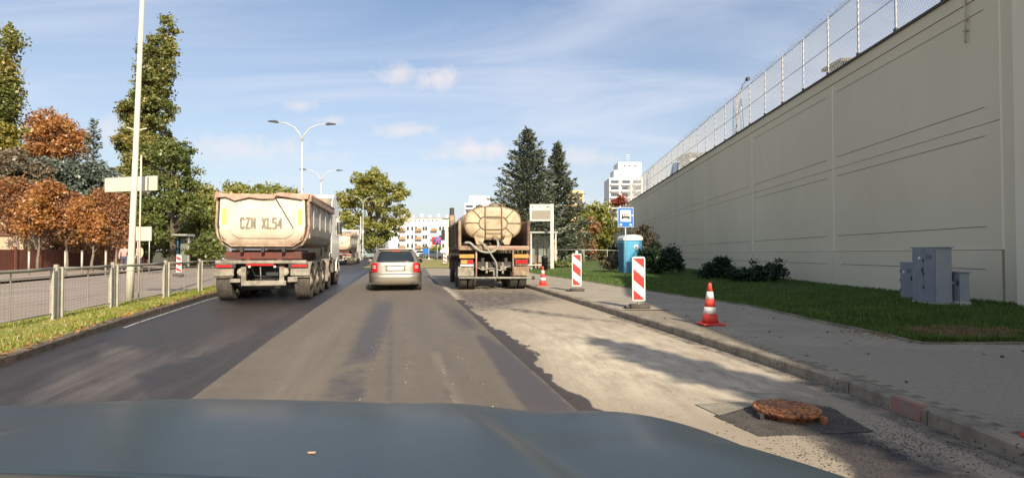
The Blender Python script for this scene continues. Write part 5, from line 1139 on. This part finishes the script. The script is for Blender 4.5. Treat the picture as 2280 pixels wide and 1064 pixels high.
P2 = [bfn(0, i / 20) for i in range(21)]; P2 = [(p[0] + .005, p[1], p[2] - .012) for p in P2]; MB().add(P2 + [(p[0] - .04, p[1], .45) for p in P2], [(i, i + 1, 22 + i, 21 + i) for i in range(20)]).build('front_wing', 'bonnet', oc, thick=.01)
P3 = [bfn(i / 40, 1) for i in range(41)]; P3 = [(p[0], p[1] - .005, p[2] - .01) for p in P3]; MB().add(P3 + [(p[0], p[1] + .06, .3) for p in P3], [(i, i + 1, 42 + i, 41 + i) for i in range(40)]).build('front_bumper', 'bonnet', oc, thick=.01)
# rubber seal, scuttle and wiper at the rear edge
B0 = [bfn(i / 40, 0) for i in range(41)]
MB().tube([(p[0], p[1] - .006, p[2] - .006) for p in B0], .006, 6).build('bonnet_seal', 'dark', oc)
MB().add([(p[0], p[1] - .008, p[2] - .02) for p in B0] + [(p[0], p[1] - .35, p[2] - .05) for p in B0], [(i, i + 1, 42 + i, 41 + i) for i in range(40)]).build('scuttle', 'black', oc)
MB().tube([(-1.2, .62, 1.06), (-.7, .64, 1.065), (-.2, .62, 1.07)], .009, 6).build('wiper', 'black', oc)
for s, x in ((-1, -1.35), (1, .5)): wheel(oc, x, .75, .33, .22, s, dusty=False, car=True)
q = AT(693, 1006, 1.0); zq = bonnet(q[0], 1.0); Y_ = 1.0
for _ in range(20): Y_ = (CH - bonnet(AT(693, 1006, Y_)[0], Y_)) * F / (1006 - HZ)
q = AT(693, 1006, Y_)
dl = MB().prism([(-.006, 0), (-.004, .002), (.006, .003), (.0065, 0), (.005, -.002), (-.004, -.002)], 2, 0, .0012).build('dry_leaf', 'sign_orange', loc=(q[0], q[1], bonnet(q[0], q[1]) + .0015)); tag(dl, 'tiny orange scrap lying on the blue grey bonnet', 'leaf')

# ------------------------------------------------------------------ buildings
def px_box(px0, px1, pyt, Y, depth, z0=-.5):
    return (px0 - CX) / F * Y, (px1 - CX) / F * Y, CH + (HZ - pyt) * Y / F
def ap_block():
    Y = 190; x0, x1, H = px_box(866, 1004, 486, Y, 12)
    t = thing('apartment_block', 'white five storey apartment block with brown balconies behind the road', 'apartment block', (x0, Y, 0), .0)
    W = x1 - x0; k = Y / F
    bx(0, W * .86, 0, 12, -1, H).build('wall', 'bldg', t); bx(W * .86, W, .3, 12, -1, H).build('end_wall', 'bldg_yellow', t); bx(-.3, W + .3, -.3, 12.3, H, H + .25).build('roof', 'galv', t)
    for i in range(7): x = 1.5 + i * 2.9; c = bx(x, x + .8, 3, 4, H + .4, H + 1.2 + .5 * (i % 2)).build('chimney', 'bldg_pink', t)
    rowz = [1.4 + (HZ - py) * k for py in (586, 570, 551, 532, 513)]
    for ri, z in enumerate(rowz):
        for px in (888, 908, 918, 926, 943, 949, 980, 987):
            x = (px - 866) * k; f_ = bx(x - .38, x + .38, -.06, -.005, z, z + 1.3).build('window', 'window_dark', t)
        for ci, px in enumerate((897, 932.5, 967)):
            x = (px - 866) * k; bx(x - .95, x + .95, -.05, -.003, z - .1, z + 1.9).build('balcony_recess', 'bldg_pink', t)
            b_ = bx(x - 1.05, x + 1.05, -1.1, -.06, z - .25, z - .1).build('balcony', 'balcony', t); bx(x - 1.05, x + 1.05, -1.1, -1.02, z - .1, z + .75).build('balustrade', 'balcony_green' if (ri == 3 and ci == 2) else 'balcony', b_)
    for i in range(11): bx((.06 + .07 * i) * W, (.06 + .07 * i) * W + .5, -.05, -.004, H - 1.0, H - .5).build('attic_window', 'window_dark', t)
ap_block()
def tower_block(label, Y, parts, mats, win=True, name='tower_block', storey=2.9, cat='tower block'):
    x0 = (parts[0][0] - CX) / F * Y; t = thing(name, label, cat, (x0, Y, 0)); k = Y / F
    for i, (a, b, top, d0, d1) in enumerate(parts):
        bx((a - CX) * k - x0, (b - CX) * k - x0, d0, d1, -1, CH + (HZ - top) * k).build('wall' if i == 0 else 'stair_tower', mats[i % len(mats)], t)
    if win:
        a, b, top, d0, d1 = parts[0]; z = CH + (HZ - top) * k - 2.4; w = (b - a) * k
        n = 0
        while z > 6 and n < 9:
            for j in range(win):
                xx = w * (j + .5) / win; f_ = bx(xx - w / win * .36, xx + w / win * .36, d0 - .06, d0 - .005, z, z + 1.3).build('window', 'window_dark', t)
                b_ = bx(xx - w / win * .4, xx + w / win * .4, d0 - 1.0, d0 - .065, z - .9, z - .1).build('balcony', mats[0], t)
            z -= storey; n += 1
    return t, k, x0
t, k, x0 = tower_block('tall white tower block with rooftop antenna behind the wall end', 250, [(1357, 1432, 396, 0, 14), (1378, 1430, 360, 1, 12), (1368, 1384, 378, .5, 10)], ['bldg', 'bldg'], 3)
MB().tube([((1404 - CX) * k - x0, 5, CH + (HZ - 361) * k), ((1404 - CX) * k - x0, 5, CH + (HZ - 334) * k)], .12, 6).build('antenna', 'galv', t)
for j in range(4): bx((1399 - CX) * k - x0, (1409 - CX) * k - x0, 4.9, 5.1, CH + (HZ - 340 - j * 5) * k, CH + (HZ - 341 - j * 5) * k + .05).build('antenna_bar', 'galv', t)
for px in (1393, 1404, 1416): bx((px - 2 - CX) * k - x0, (px + 2 - CX) * k - x0, .93, .998, CH + (HZ - 370) * k, CH + (HZ - 367) * k).build('vent', 'window_dark', t)
t, k, x0 = tower_block('pale tower block with rooftop aerials behind the cream tank', 300, [(1034, 1078, 452, 0, 14), (1044, 1090, 436, 1, 12)], ['bldg', 'bldg'], 2)
for px in (1048, 1053, 1058, 1064, 1069, 1075): MB().tube([((px - CX) * k - x0, 5, CH + (HZ - 437) * k), ((px - CX) * k - x0, 5, CH + (HZ - 430 + (px % 3)) * k)], .16, 5).build('aerial', 'galv', t)
tower_block('orange apartment block peeping between spruces and autumn trees', 220, [(1262, 1300, 424, 0, 12)], ['bldg_orange'], 2, name='apartment_block', cat='apartment block')
def house(label, x, y, w, d, h, rz, mat, wins):
    t = thing('house', label, 'house', (x, y, 0), rz)
    bx(0, w, 0, d, -.3, h).build('wall', mat, t)
    MB().prism([(-.4, h), (d + .4, h), (d / 2, h + 2.2)], 0, -.4, w + .4).build('roof', 'rooftile', t)
    for (a, z, ww, hh) in wins:
        f_ = bx(a, a + ww, -.06, -.004, z, z + hh).build('window', 'sign_white', t); bx(a + .08, a + ww - .08, -.075, -.061, z + .08, z + hh - .08).build('pane', 'window_dark', f_)
    return t
house('cream house behind the orange trees at the left edge', (-190 - CX) / F * 42, 42, 6.6, 8, 4.6, 0, 'house', [(5.2, .9, 1.0, 1.2), (2.5, 3.9, 1.1, 1.3), (5.4, 3.9, 1.1, 1.3), (6.8, 3.9, .8, 1.3)])
house('pale yellow garden house behind the brown fence', (55 - CX) / F * 43, 43, 2.5, 3, 2.0, 0, 'house', [(1.4, 1.2, .7, 1.0)])
t = thing('garden_shed', 'small tan shed front at the far left behind the fence', 'shed', ((-60 - CX) / F * 36, 37, 0)); bx(0, 2.4, 0, 2, 0, 2.4).build('wall', 'house2', t); bx(-.1, 2.5, -.15, 2.1, 2.4, 2.5).build('roof', 'rooftile', t)

# ------------------------------------------------------------------ trees
LM = dict(
    poplar=leafmat('poplar_leaves', [(.09, .115, .028), (.19, .21, .05), (.31, .29, .08), (.46, .33, .09)], .4, .5),
    orange=leafmat('orange_leaves', [(.18, .10, .035), (.42, .18, .055), (.56, .27, .08), (.33, .27, .09)], .4, .8),
    rust=leafmat('rust_leaves', [(.13, .13, .04), (.30, .14, .06), (.46, .21, .09), (.25, .23, .08)], .4, .6),
    brown=leafmat('brown_green_leaves', [(.10, .085, .045), (.20, .15, .09), (.28, .22, .13)], .3, .5),
    green=leafmat('green_leaves', [(.07, .10, .02), (.15, .185, .042), (.27, .27, .07)], .4, .5),
    ygreen=leafmat('yellow_green_leaves', [(.09, .12, .025), (.22, .24, .05), (.36, .35, .08), (.52, .40, .10)], .42, .35),
    yellow=leafmat('yellow_leaves', [(.10, .11, .02), (.28, .24, .03), (.42, .31, .05)], .35, .5),
    spruce=leafmat('spruce_needles', [(.035, .05, .03), (.075, .095, .058), (.13, .15, .095), (.21, .225, .15)], .15, .9),
    blue=leafmat('blue_needles', [(.05, .07, .055), (.11, .14, .11), (.20, .23, .18)], .15, .7),
    dark=leafmat('juniper_needles', [(.010, .028, .012), (.022, .05, .018), (.04, .075, .03)], .12, 1.2),
    red=leafmat('red_leaves', [(.18, .03, .02), (.30, .06, .03), (.34, .14, .05)], .3, 1.),
)
def tree(label, base, blobs, n_leaf, leaf, mat, trunk_r=.15, group=None, bark='bark', cr=.45, n_clump=None, name='tree', cat='tree', limbs=12, seed=0, up=0.):
    """blobs: (x, y, z, rx, ry, rz) in metres about the base"""
    r = np.random.default_rng(seed + 11); t = thing(name, label, cat, base, 0, group)
    vol = np.array([b[3] * b[4] * b[5] for b in blobs]); vol = vol ** .8; vol /= vol.sum(); nc = n_clump or max(30, n_leaf // 45)
    bi = r.choice(len(blobs), nc, p=vol); d = r.normal(size=(nc, 3)); d /= np.linalg.norm(d, axis=1)[:, None]; rad = r.random(nc) ** .42
    B = np.array(blobs); C = B[bi, :3] + d * rad[:, None] * B[bi, 3:6] * (1 + r.normal(0, .06, (nc, 1)))
    sc = r.uniform(.6, 1.4, nc) * cr; ci = r.integers(0, nc, n_leaf); off = r.normal(size=(n_leaf, 3)) * sc[ci][:, None] * np.array([.6, .6, .42]); P = C[ci] + off
    P = P[P[:, 2] > .05]
    leaves('crown', P, leaf, LM[mat], parent=t, up=up)
    if trunk_r:
        top = max(b[2] for b in blobs) * .93; cxm = np.average([b[0] for b in blobs], weights=vol); m = MB()
        tk = [(0, 0, -.1)] + [(cxm * (i / 6) ** 1.5 + r.normal(0, .04) * i * .3, r.normal(0, .05) * i * .3, top * i / 6) for i in range(1, 7)]
        m.tube(tk, [trunk_r * 1.25] + [trunk_r * (1 - i / 6.6) for i in range(1, 7)], 9); m.build('trunk', bark, t); lm_ = MB()
        for k in range(limbs):
            c = C[r.integers(0, nc)]; h = min(max(.25 * top, c[2] * r.uniform(.45, .75)), top * .9); s = Vector((np.interp(h, [p[2] for p in tk], [p[0] for p in tk]), 0, h)); c = Vector(c); mid = s.lerp(c, .5) + Vector((r.normal(0, .1), r.normal(0, .1), -.1 * (c - s).length * .5))
            lm_.tube([s, mid, c], [trunk_r * .38, trunk_r * .24, trunk_r * .08], 6)
            e_ = c + Vector(r.normal(0, .5, 3)); lm_.tube([mid, e_], [trunk_r * .15, trunk_r * .04], 4)
        lm_.build('limbs', bark, t)
    return t
def ptree(label, Y, basepx, blobs, n_leaf, leaf, mat, basez=0., **kw):
    """blobs given by bearing and elevation as seen from the road (px, py, rx, ry), all at distance Y"""
    k = Y / F; bx0 = (basepx - CX) * k
    bl = [((px - CX) * k - bx0, random.uniform(-.3, .3) * rx * k, CH + (HZ - py) * k - basez, rx * k, rx * k * .9, ry * k) for (px, py, rx, ry) in blobs]
    return tree(label, (bx0, Y, basez), bl, n_leaf, leaf, mat, **kw)
# left side
ptree('tall green poplar behind the near lamp pole', 52, 318, [(368, 60, 17, 42), (352, 120, 32, 45), (345, 180, 40, 45), (318, 175, 18, 50), (322, 130, 12, 40), (335, 240, 48, 50), (290, 270, 26, 45), (316, 310, 52, 45), (338, 350, 42, 60), (275, 320, 24, 30), (310, 400, 40, 50)], 46000, .17, 'poplar', trunk_r=.4, cr=.42, limbs=26, seed=1, n_clump=420)
ptree('poplar cut by the left edge of the picture', 48, 0, [(14, 85, 14, 34), (2, 150, 22, 50), (-10, 220, 30, 55), (4, 210, 24, 60), (-22, 300, 40, 60), (-30, 120, 22, 60)], 24000, .17, 'poplar', trunk_r=.4, cr=.45, seed=2)
ptree('loose olive green tree right of the poplar', 46, 385, [(385, 345, 45, 35), (415, 390, 32, 40), (350, 400, 40, 40), (400, 440, 50, 40), (350, 490, 45, 45), (432, 470, 25, 35), (340, 330, 22, 25)], 16000, .15, 'green', trunk_r=.28, cr=.36, seed=3, limbs=24, n_clump=170)
ptree('bright orange crown above the blue green conifers', 50, 120, [(95, 265, 38, 22), (130, 290, 50, 28), (165, 320, 30, 32), (80, 300, 30, 26), (115, 345, 50, 22)], 11000, .15, 'orange', trunk_r=.25, cr=.5, seed=4, limbs=20)
ptree('yellow and orange foliage at the left edge below the poplar', 44, -5, [(5, 300, 30, 30), (-20, 330, 40, 40), (25, 335, 22, 22)], 3500, .18, 'yellow', trunk_r=.2, cr=.4, seed=5)
for i, (px, Y, bl, mat, lb) in enumerate((
        (40, 36, [(25, 470, 42, 45), (60, 450, 34, 36), (20, 420, 36, 30)], 'rust', 'young rust coloured tree nearest the left picture edge'),
        (85, 35, [(95, 470, 34, 40), (70, 500, 30, 30), (105, 430, 28, 30)], 'orange', 'young vivid orange tree, second from the left edge'),
        (150, 36, [(145, 470, 38, 42), (165, 505, 30, 34)], 'rust', 'young brown orange tree above the brown fence, third along'),
        (205, 35.5, [(200, 475, 38, 42), (220, 510, 32, 32)], 'orange', 'young orange tree left of the lamp pole'),
        (260, 36, [(255, 470, 34, 42), (270, 520, 26, 30), (235, 440, 26, 26)], 'rust', 'young rust tree directly behind the lamp pole'),
        (135, 40, [(120, 530, 80, 36), (220, 545, 60, 34), (30, 530, 50, 36), (270, 550, 30, 30)], 'rust', 'brown thinning shrubs low between the young orange trees'))):
    ptree(lb, Y, px, bl, 8500, .11, mat, trunk_r=.09, cr=.32, seed=20 + i, bark='bark_grey', limbs=16, basez=.05)
ptree('spreading blue green conifer behind the orange trees', 43, 190, [(120, 385, 70, 26), (190, 390, 60, 28), (225, 410, 34, 26), (60, 370, 60, 24), (150, 430, 90, 26)], 17000, .16, 'blue', trunk_r=.25, cr=.4, seed=7, up=.6)
ptree('greyish brown tree crown at the far left above the conifer', 41, 20, [(20, 360, 46, 26), (70, 380, 46, 26), (-10, 400, 40, 40), (40, 420, 60, 30)], 10000, .16, 'brown', trunk_r=.2, cr=.4, seed=8)
ptree('dark green tree filling the gap behind the sign board', 50, 330, [(330, 520, 50, 50), (380, 530, 40, 50), (290, 490, 40, 50), (360, 470, 60, 40)], 8000, .18, 'green', trunk_r=.2, cr=.5, seed=9)
ptree('green bush at the kiosk beside the far pavement', 44, 445, [(440, 555, 26, 24), (470, 545, 26, 34), (355, 520, 22, 30)], 3500, .15, 'green', trunk_r=.08, cr=.3, seed=10)
ptree('dark green bushes filling the verge left of the tipper truck', 50, 470, [(465, 560, 34, 26), (430, 575, 26, 20), (488, 540, 22, 34), (405, 560, 20, 26)], 6000, .14, 'green', trunk_r=.06, cr=.3, name='shrub', cat='shrub', seed=40)
ptree('tawny autumn tree left of the tipper truck', 56, 455, [(452, 450, 36, 36), (470, 480, 38, 44), (430, 500, 34, 46), (488, 440, 24, 18), (420, 460, 24, 24)], 9000, .2, 'ygreen', trunk_r=.2, cr=.5, seed=11)
ptree('rounded yellow green tree over the tipper truck, left one', 85, 530, [(520, 425, 26, 16), (545, 440, 50, 22), (500, 450, 30, 20)], 4000, .3, 'ygreen', trunk_r=.3, cr=.7, seed=12)
ptree('broad yellow tree crown rising behind the tipper truck', 90, 605, [(600, 425, 48, 20), (630, 435, 34, 22), (575, 440, 40, 22), (600, 470, 70, 40)], 5500, .3, 'ygreen', trunk_r=.35, cr=.7, seed=13)
ptree('large round green and yellow tree left of the white block', 105, 820, [(835, 425, 48, 42), (800, 430, 40, 40), (870, 450, 36, 40), (822, 400, 36, 22), (790, 490, 42, 50), (850, 500, 48, 44), (820, 545, 50, 34), (888, 430, 22, 22), (766, 450, 20, 30), (842, 392, 18, 14), (898, 480, 14, 20)], 23000, .28, 'ygreen', trunk_r=.55, cr=.62, n_clump=330, seed=14, limbs=26)
ptree('small yellowing tree in front of the white block', 120, 960, [(950, 562, 12, 14), (968, 558, 12, 16), (940, 572, 8, 10)], 1500, .3, 'ygreen', trunk_r=.12, cr=.5, seed=15)
ptree('dark low bush left of the second tipper truck', 75, 745, [(752, 545, 20, 30), (745, 520, 12, 26)], 2500, .25, 'green', trunk_r=.1, cr=.5, seed=16)
# right side
ptree('autumn bush with gold leaves between spruces and tower', 60, 1315, [(1320, 480, 30, 36), (1345, 470, 24, 24), (1300, 520, 26, 44), (1330, 530, 30, 40), (1350, 510, 18, 40)], 7500, .2, 'ygreen', trunk_r=.15, cr=.5, seed=17)
ptree('orange tinted shrub low beside the spruce', 56, 1300, [(1305, 560, 22, 24), (1278, 540, 20, 40), (1322, 505, 10, 22)], 3000, .17, 'rust', trunk_r=.08, cr=.4, seed=18)
ptree('red leaved treetop beside the white tower block', 78, 1378, [(1378, 446, 16, 10), (1366, 452, 12, 8), (1386, 452, 10, 8)], 1500, .18, 'red', trunk_r=.1, cr=.35, seed=19)
ptree('dark hedge mass closing the view under the autumn bush', 64, 1310, [(1310, 568, 50, 18), (1345, 560, 26, 24), (1280, 575, 26, 16)], 3500, .2, 'dark', trunk_r=0, cr=.5, name='hedge', cat='hedge', seed=30)
ptree('grey green twiggy shrub behind the portable toilet', 36, 1440, [(1436, 520, 20, 22), (1420, 535, 22, 22), (1450, 545, 16, 24)], 3000, .09, 'brown', trunk_r=.04, cr=.22, name='shrub', cat='shrub', seed=31)
ptree('big dark juniper right of the portable toilet', 31, 1475, [(1465, 582, 36, 24), (1490, 575, 26, 24), (1445, 570, 24, 22), (1508, 590, 12, 14)], 9000, .09, 'dark', trunk_r=.04, cr=.2, name='juniper', cat='shrub', seed=32, up=.4)
ptree('low spreading juniper at the wall foot, nearer one', 22.5, 1690, [(1690, 610, 46, 15), (1725, 606, 22, 18), (1650, 612, 30, 13), (1738, 590, 5, 16), (1680, 588, 5, 9)], 8000, .065, 'dark', trunk_r=.03, cr=.13, name='juniper', cat='shrub', seed=33, up=.4)
ptree('small leafy shrub at the left end of the low junipers', 25, 1600, [(1598, 600, 30, 18), (1606, 583, 14, 10), (1575, 606, 20, 10)], 5000, .065, 'dark', trunk_r=.03, cr=.15, name='shrub', cat='shrub', seed=34)
ptree('pale grey green shrub left of the portable toilet', 34, 1362, [(1362, 583, 22, 14), (1374, 575, 14, 12)], 3500, .08, 'brown', trunk_r=.03, cr=.18, name='shrub', cat='shrub', seed=35)
ptree('weedy low shrub under the first spruce', 41, 1252, [(1250, 592, 24, 12), (1275, 590, 14, 10)], 2500, .1, 'green', trunk_r=.03, cr=.2, name='shrub', cat='shrub', seed=36)
def spruce(label, base, H, R, mat='spruce', seed=0, whorl=.2, sprig=.24, lean=0, dens=1., R0=.0):
    r = np.random.default_rng(seed); t = thing('spruce_tree', label, 'spruce', base); P = []; D = []; br = MB()
    z = .35
    while z < H - .1:
        f = z / H; L0 = R * (1 - f) ** .86 + .12; k = max(4, int((5 + 6 * (1 - f)) * dens)); a0 = r.random() * 6.3
        for j in range(k):
            a = a0 + 2 * PI * j / k + r.normal(0, .25); L = L0 * r.uniform(.55, 1.25); dr = -.22 * (1 - f) + .35 * f; zz = z + r.normal(0, .08); pts = []
            for s in np.linspace(.0, 1, 6): pts.append((L * s * math.cos(a), L * s * math.sin(a), zz + L * (dr * s + .30 * s * s)))
            if L > .8 and r.random() < .5: br.tube([pts[0], pts[2], pts[4]], [.03, .02, .008], 4, cap=False)
            n = int(L * 34 * dens) + 6
            for _ in range(n):
                s = r.random() ** .55; i = min(4, int(s * 5)); u = s * 5 - i; p = np.array(pts[i]) * (1 - u) + np.array(pts[i + 1]) * u; sp = .075 * L * (1 - s * .6) + .035
                q = p + np.array([r.normal(0, sp), r.normal(0, sp), r.normal(-.06, .07)]); P.append(q); d = np.array([math.cos(a), math.sin(a), .25]) + r.normal(0, .42, 3); D.append(d)
        z += whorl * (1.15 - .5 * f)
    P = np.array(P); D = np.array(D); D /= np.linalg.norm(D, axis=1)[:, None]; n = len(P); S = np.cross(D, r.normal(size=(n, 3))); S /= np.linalg.norm(S, axis=1)[:, None]
    L = r.uniform(.6, 1.3, n)[:, None] * sprig; V = np.empty((n, 4, 3)); V[:, 0] = P - D * L * .4; V[:, 1] = P + S * L * .22; V[:, 2] = P + D * L * .8; V[:, 3] = P - S * L * .22
    np_mesh('needles', V.reshape(-1, 3), np.arange(4 * n).reshape(-1, 4), LM[mat], parent=t); br.tube([(0, 0, -.1), (0, 0, H * .5), (0, 0, H)], [.2, .12, .02], 8).build('trunk', 'bark', t)
    return t
k = 43 / F
spruce('tall blue green spruce with pointed top, left of the pair', ((1174 - CX) * 47 / F, 47, .0), CH + (HZ - 284) * 47 / F, 4.1, seed=5, dens=1.1, whorl=.30)
spruce('slightly shorter and slimmer spruce, right of the pair', ((1242 - CX) * 50 / F, 50, .0), CH + (HZ - 316) * 50 / F, 3.1, seed=6, dens=1.1, whorl=.30)
spruce('slim dark spire conifer between the orange crown and poplar', ((205 - CX) / F * 47, 47, 0), CH + (HZ - 262) * 47 / F, 2.0, mat='blue', seed=7, whorl=.42, dens=.6)
spruce('slim pointed conifer behind the camera car whose shadow crosses the dusty lane', (6.3, -4.1, .1), 9.0, 1.15, seed=9, dens=.9)
# mound behind the far lawn
MB().grid(lambda u, v: (1.5 + 12 * u, 34 + 36 * v, -.04 + 1.0 * math.sin(PI * min(1, u * 1.1)) ** .6 * math.sin(PI * min(1, v * .9 + .05)) * .55 - (.3 if u in (0, 1) or v in (0, 1) else 0)), 20, 20).build('grass_mound', 'lawn', kind='structure')
MB().grid(lambda u, v: (-12 + 13.2 * u - 7 * v, 45 + 40 * v, .03 + .12 * math.sin(PI * u) * math.sin(PI * v)), 12, 12).build('traffic_island', 'verge', kind='structure')
strip('side_road', [(25, -4.5), (44.5, -8.4)], [(25, -2.6), (44.5, -2.2)], rows(25, 44.5, 10), 3, .01, .01, 'side_road')

# ------------------------------------------------------------------ far signs, parked cars, people
t = thing('no_stopping_sign', 'round red and blue no stopping sign with red backing', 'sign', ((974 - CX) / F * 62, 62, 0)); k = 62 / F; zc = CH + (HZ - 536) * k
MB().tube([(0, 0, 0), (0, 0, zc)], .035, 6).build('pole', 'galv', t); Mx = lambda x, y, z: Matrix.Translation((x, y, z)) @ Matrix.Rotation(PI / 2, 4, 'X')
bx(-.62, -.2, .0, .02, zc - .45, zc + .42).build('backing_plate', 'sign_red', t)
MB().lathe([(.47, 0), (.47, .02), (0, .02)], 28, M=Mx(0, -.03, zc)).build('red_ring', 'sign_red', t); MB().lathe([(.39, 0), (.39, .01), (0, .01)], 28, M=Mx(0, -.052, zc)).build('blue_face', 'sign_blue', t)
for a in (45, -45): MB().prism([(-.42, -.045), (.42, -.045), (.42, .045), (-.42, .045)], 1, -.07, -.064, M=Matrix.Translation((0, 0, zc)) @ Matrix.Rotation(math.radians(a), 4, 'Y')).build('cross_bar', 'sign_red', t)
t = thing('blue_sign', 'small blue sign low on the island beside the estate car', 'sign', ((948 - CX) / F * 70, 70, 0)); bx(-.35, .35, -.02, .02, 1.0, 1.7).build('plate', 'sign_blue', t); MB().tube([(0, .04, 0), (0, .04, 1.7)], .03, 6).build('post', 'galv', t)
t = thing('small_board', 'distant red and white striped board left of the tank truck', 'barrier board', ((991 - CX) / F * 52, 52, .05), 0)
bx(-.16, .16, -.02, .02, .2, 1.3).build('board', 'sign_white', t); bx(-.25, .25, -.15, .15, 0, .1).build('foot', 'rubber', t)
for i in range(3): MB().prism([(-.14, .3 + i * .35), (-.14, .48 + i * .35), (.14, .34 + i * .35), (.14, .22 + i * .35)], 1, -.024, -.0195).build('red_stripe', 'sign_red', t)
t = thing('small_board', 'distant striped board standing on the far pavement by the kiosk', 'barrier board', ((399 - CX) / F * 30, 30, .05), 0)
bx(-.14, .14, -.02, .02, .2, 1.15).build('board', 'sign_white', t, bev=.01); bx(-.25, .25, -.15, .15, 0, .1).build('foot', 'rubber', t)
for i in range(3): MB().prism([(-.12, .3 + i * .3), (-.12, .45 + i * .3), (.12, .34 + i * .3), (.12, .22 + i * .3)], 1, -.0245, -.0195).build('red_stripe', 'sign_red', t)
t = thing('kiosk_frame', 'narrow green white shelter frame by the bushes across the road', 'kiosk', ((408 - CX) / F * 46, 46, 0))
for x in (-.45, .45): bx(x - .05, x + .05, -.05, .05, 0, 2.6).build('post', 'toilet_dark' if x < 0 else 'galv', t)
bx(-.6, .6, -.6, .6, 2.6, 2.75).build('roof', 'galv', t); bx(-.4, .4, .3, .34, .3, 2.4).build('pane', 'glass', t)
# small parked cars far off
def far_car(label, px, Y, mat, rz):
    t = thing('parked_car', label, 'car', ((px - CX) / F * Y, Y, 0), rz)
    MB().prism([(0, .3), (0, .85), (.5, .95), (1.1, 1.42), (2.6, 1.45), (3.2, .98), (4.1, .85), (4.2, .3)], 0, -.85, .85).build('body', mat, t, bev=.06)
    for s in (-1, 1): MB().prism([(.75, .98), (1.15, 1.36), (2.5, 1.38), (2.95, .98)], 0, s * .852 - .005, s * .852 + .005).build('side_window', 'car_glass', t)
    MB().add([(-.7, .42, .97), (.7, .42, .97), (.65, 1.0, 1.39), (-.65, 1.0, 1.39)], [(0, 1, 2, 3)]).build('rear_window', 'car_glass', t, thick=.02)
    for s in (-1, 1):
        for y in (.8, 3.3): wheel(t, s * .8, y, .31, .2, s, dusty=False, car=True)
MT['paint_g'] = pmat('paint_pale_green', (.30, .38, .36), rough=.35, coat=.5); MT['paint_w'] = pmat('paint_white', (.7, .7, .7), rough=.35, coat=.5); MT['paint_d'] = pmat('paint_dark', (.08, .09, .11), rough=.35, coat=.5)
far_car('pale green parked car beyond the second tipper lorry', 829, 95, 'paint_g', 1.2); far_car('white parked car near the far island sign', 960, 110, 'paint_w', 1.4); far_car('dark parked car far beyond the tank truck tail', 985, 100, 'paint_d', 1.3)
far_car('white parked car seen left of the white block', 848, 120, 'paint_w', 1.5)

def person(label, x, y, z, h, coat, rz):
    t = thing('person', label, 'person', (x, y, z), rz); s = h / 1.7
    J = {'pel': (0, 0, .95, .13), 'waist': (0, 0, 1.1, .13), 'chest': (0, 0, 1.32, .155), 'neck': (0, 0, 1.47, .055), 'head': (0, -.01, 1.56, .085), 'crown': (0, 0, 1.65, .075)}
    E_ = [('pel', 'waist'), ('waist', 'chest'), ('chest', 'neck'), ('neck', 'head'), ('head', 'crown')]
    for sd_, w_ in (('l', -1), ('r', 1)):
        J['hip' + sd_] = (.10 * w_, 0, .88, .095); J['kn' + sd_] = (.11 * w_, -.03 * w_, .50, .06); J['an' + sd_] = (.11 * w_, .04 * w_, .09, .042); J['toe' + sd_] = (.12 * w_, -.12, .03, .035)
        J['sh' + sd_] = (.20 * w_, 0, 1.38, .065); J['el' + sd_] = (.25 * w_, .02, 1.10, .045); J['wr' + sd_] = (.26 * w_, -.08, .87, .03); J['ha' + sd_] = (.26 * w_, -.1, .79, .032)
        E_ += [('pel', 'hip' + sd_), ('hip' + sd_, 'kn' + sd_), ('kn' + sd_, 'an' + sd_), ('an' + sd_, 'toe' + sd_), ('chest', 'sh' + sd_), ('sh' + sd_, 'el' + sd_), ('el' + sd_, 'wr' + sd_), ('wr' + sd_, 'ha' + sd_)]
    def skinned(nm, names, edges, mat, grow=0.):
        idx = {n_: i for i, n_ in enumerate(names)}; me = bpy.data.meshes.new(nm); me.from_pydata([tuple(c * s for c in J[n_][:3]) for n_ in names], [(idx[a], idx[b]) for a, b in edges], []); me.materials.append(MT[mat])
        o = bpy.data.objects.new(nm, me); COL.objects.link(o); o.parent = t; md = o.modifiers.new('skin', 'SKIN'); sv = me.skin_vertices[0].data if me.skin_vertices else None
        if sv is None:
            bm = bmesh.new(); bm.from_mesh(me); bm.verts.layers.skin.verify(); bm.to_mesh(me); bm.free(); sv = me.skin_vertices[0].data
        for n_, i in idx.items(): rr = (J[n_][3] + grow) * s; sv[i].radius = (rr, rr); sv[i].use_root = (i == 0)
        su = o.modifiers.new('sub', 'SUBSURF'); su.levels = 2; su.render_levels = 2; return o
    skinned('body', list(J), E_, 'skin')
    up_ = ['chest', 'waist', 'pel', 'shl', 'shr', 'ell', 'elr', 'wrl', 'wrr']; skinned('jacket', up_, [e_ for e_ in E_ if e_[0] in up_ and e_[1] in up_], coat, .02)
    lo_ = ['pel', 'hipl', 'hipr', 'knl', 'knr', 'anl', 'anr']; skinned('trousers', lo_, [e_ for e_ in E_ if e_[0] in lo_ and e_[1] in lo_], 'trousers', .018)
    MB().lathe([(0, .12), (.075, .09), (.098, .03), (.098, -.03), (.085, -.07), (.0, -.02)], 16).build('hair', 'hair', t, loc=(0, .012 * s, 1.625 * s))
person('person in a dull pink jacket standing left of the lamp pole', (277 - CX) / F * 36, 36, .1, 1.68, 'coat_pink', .5)
person('person in a beige coat standing right of the lamp pole', (311 - CX) / F * 36, 36, .1, 1.72, 'coat_beige', -.4)
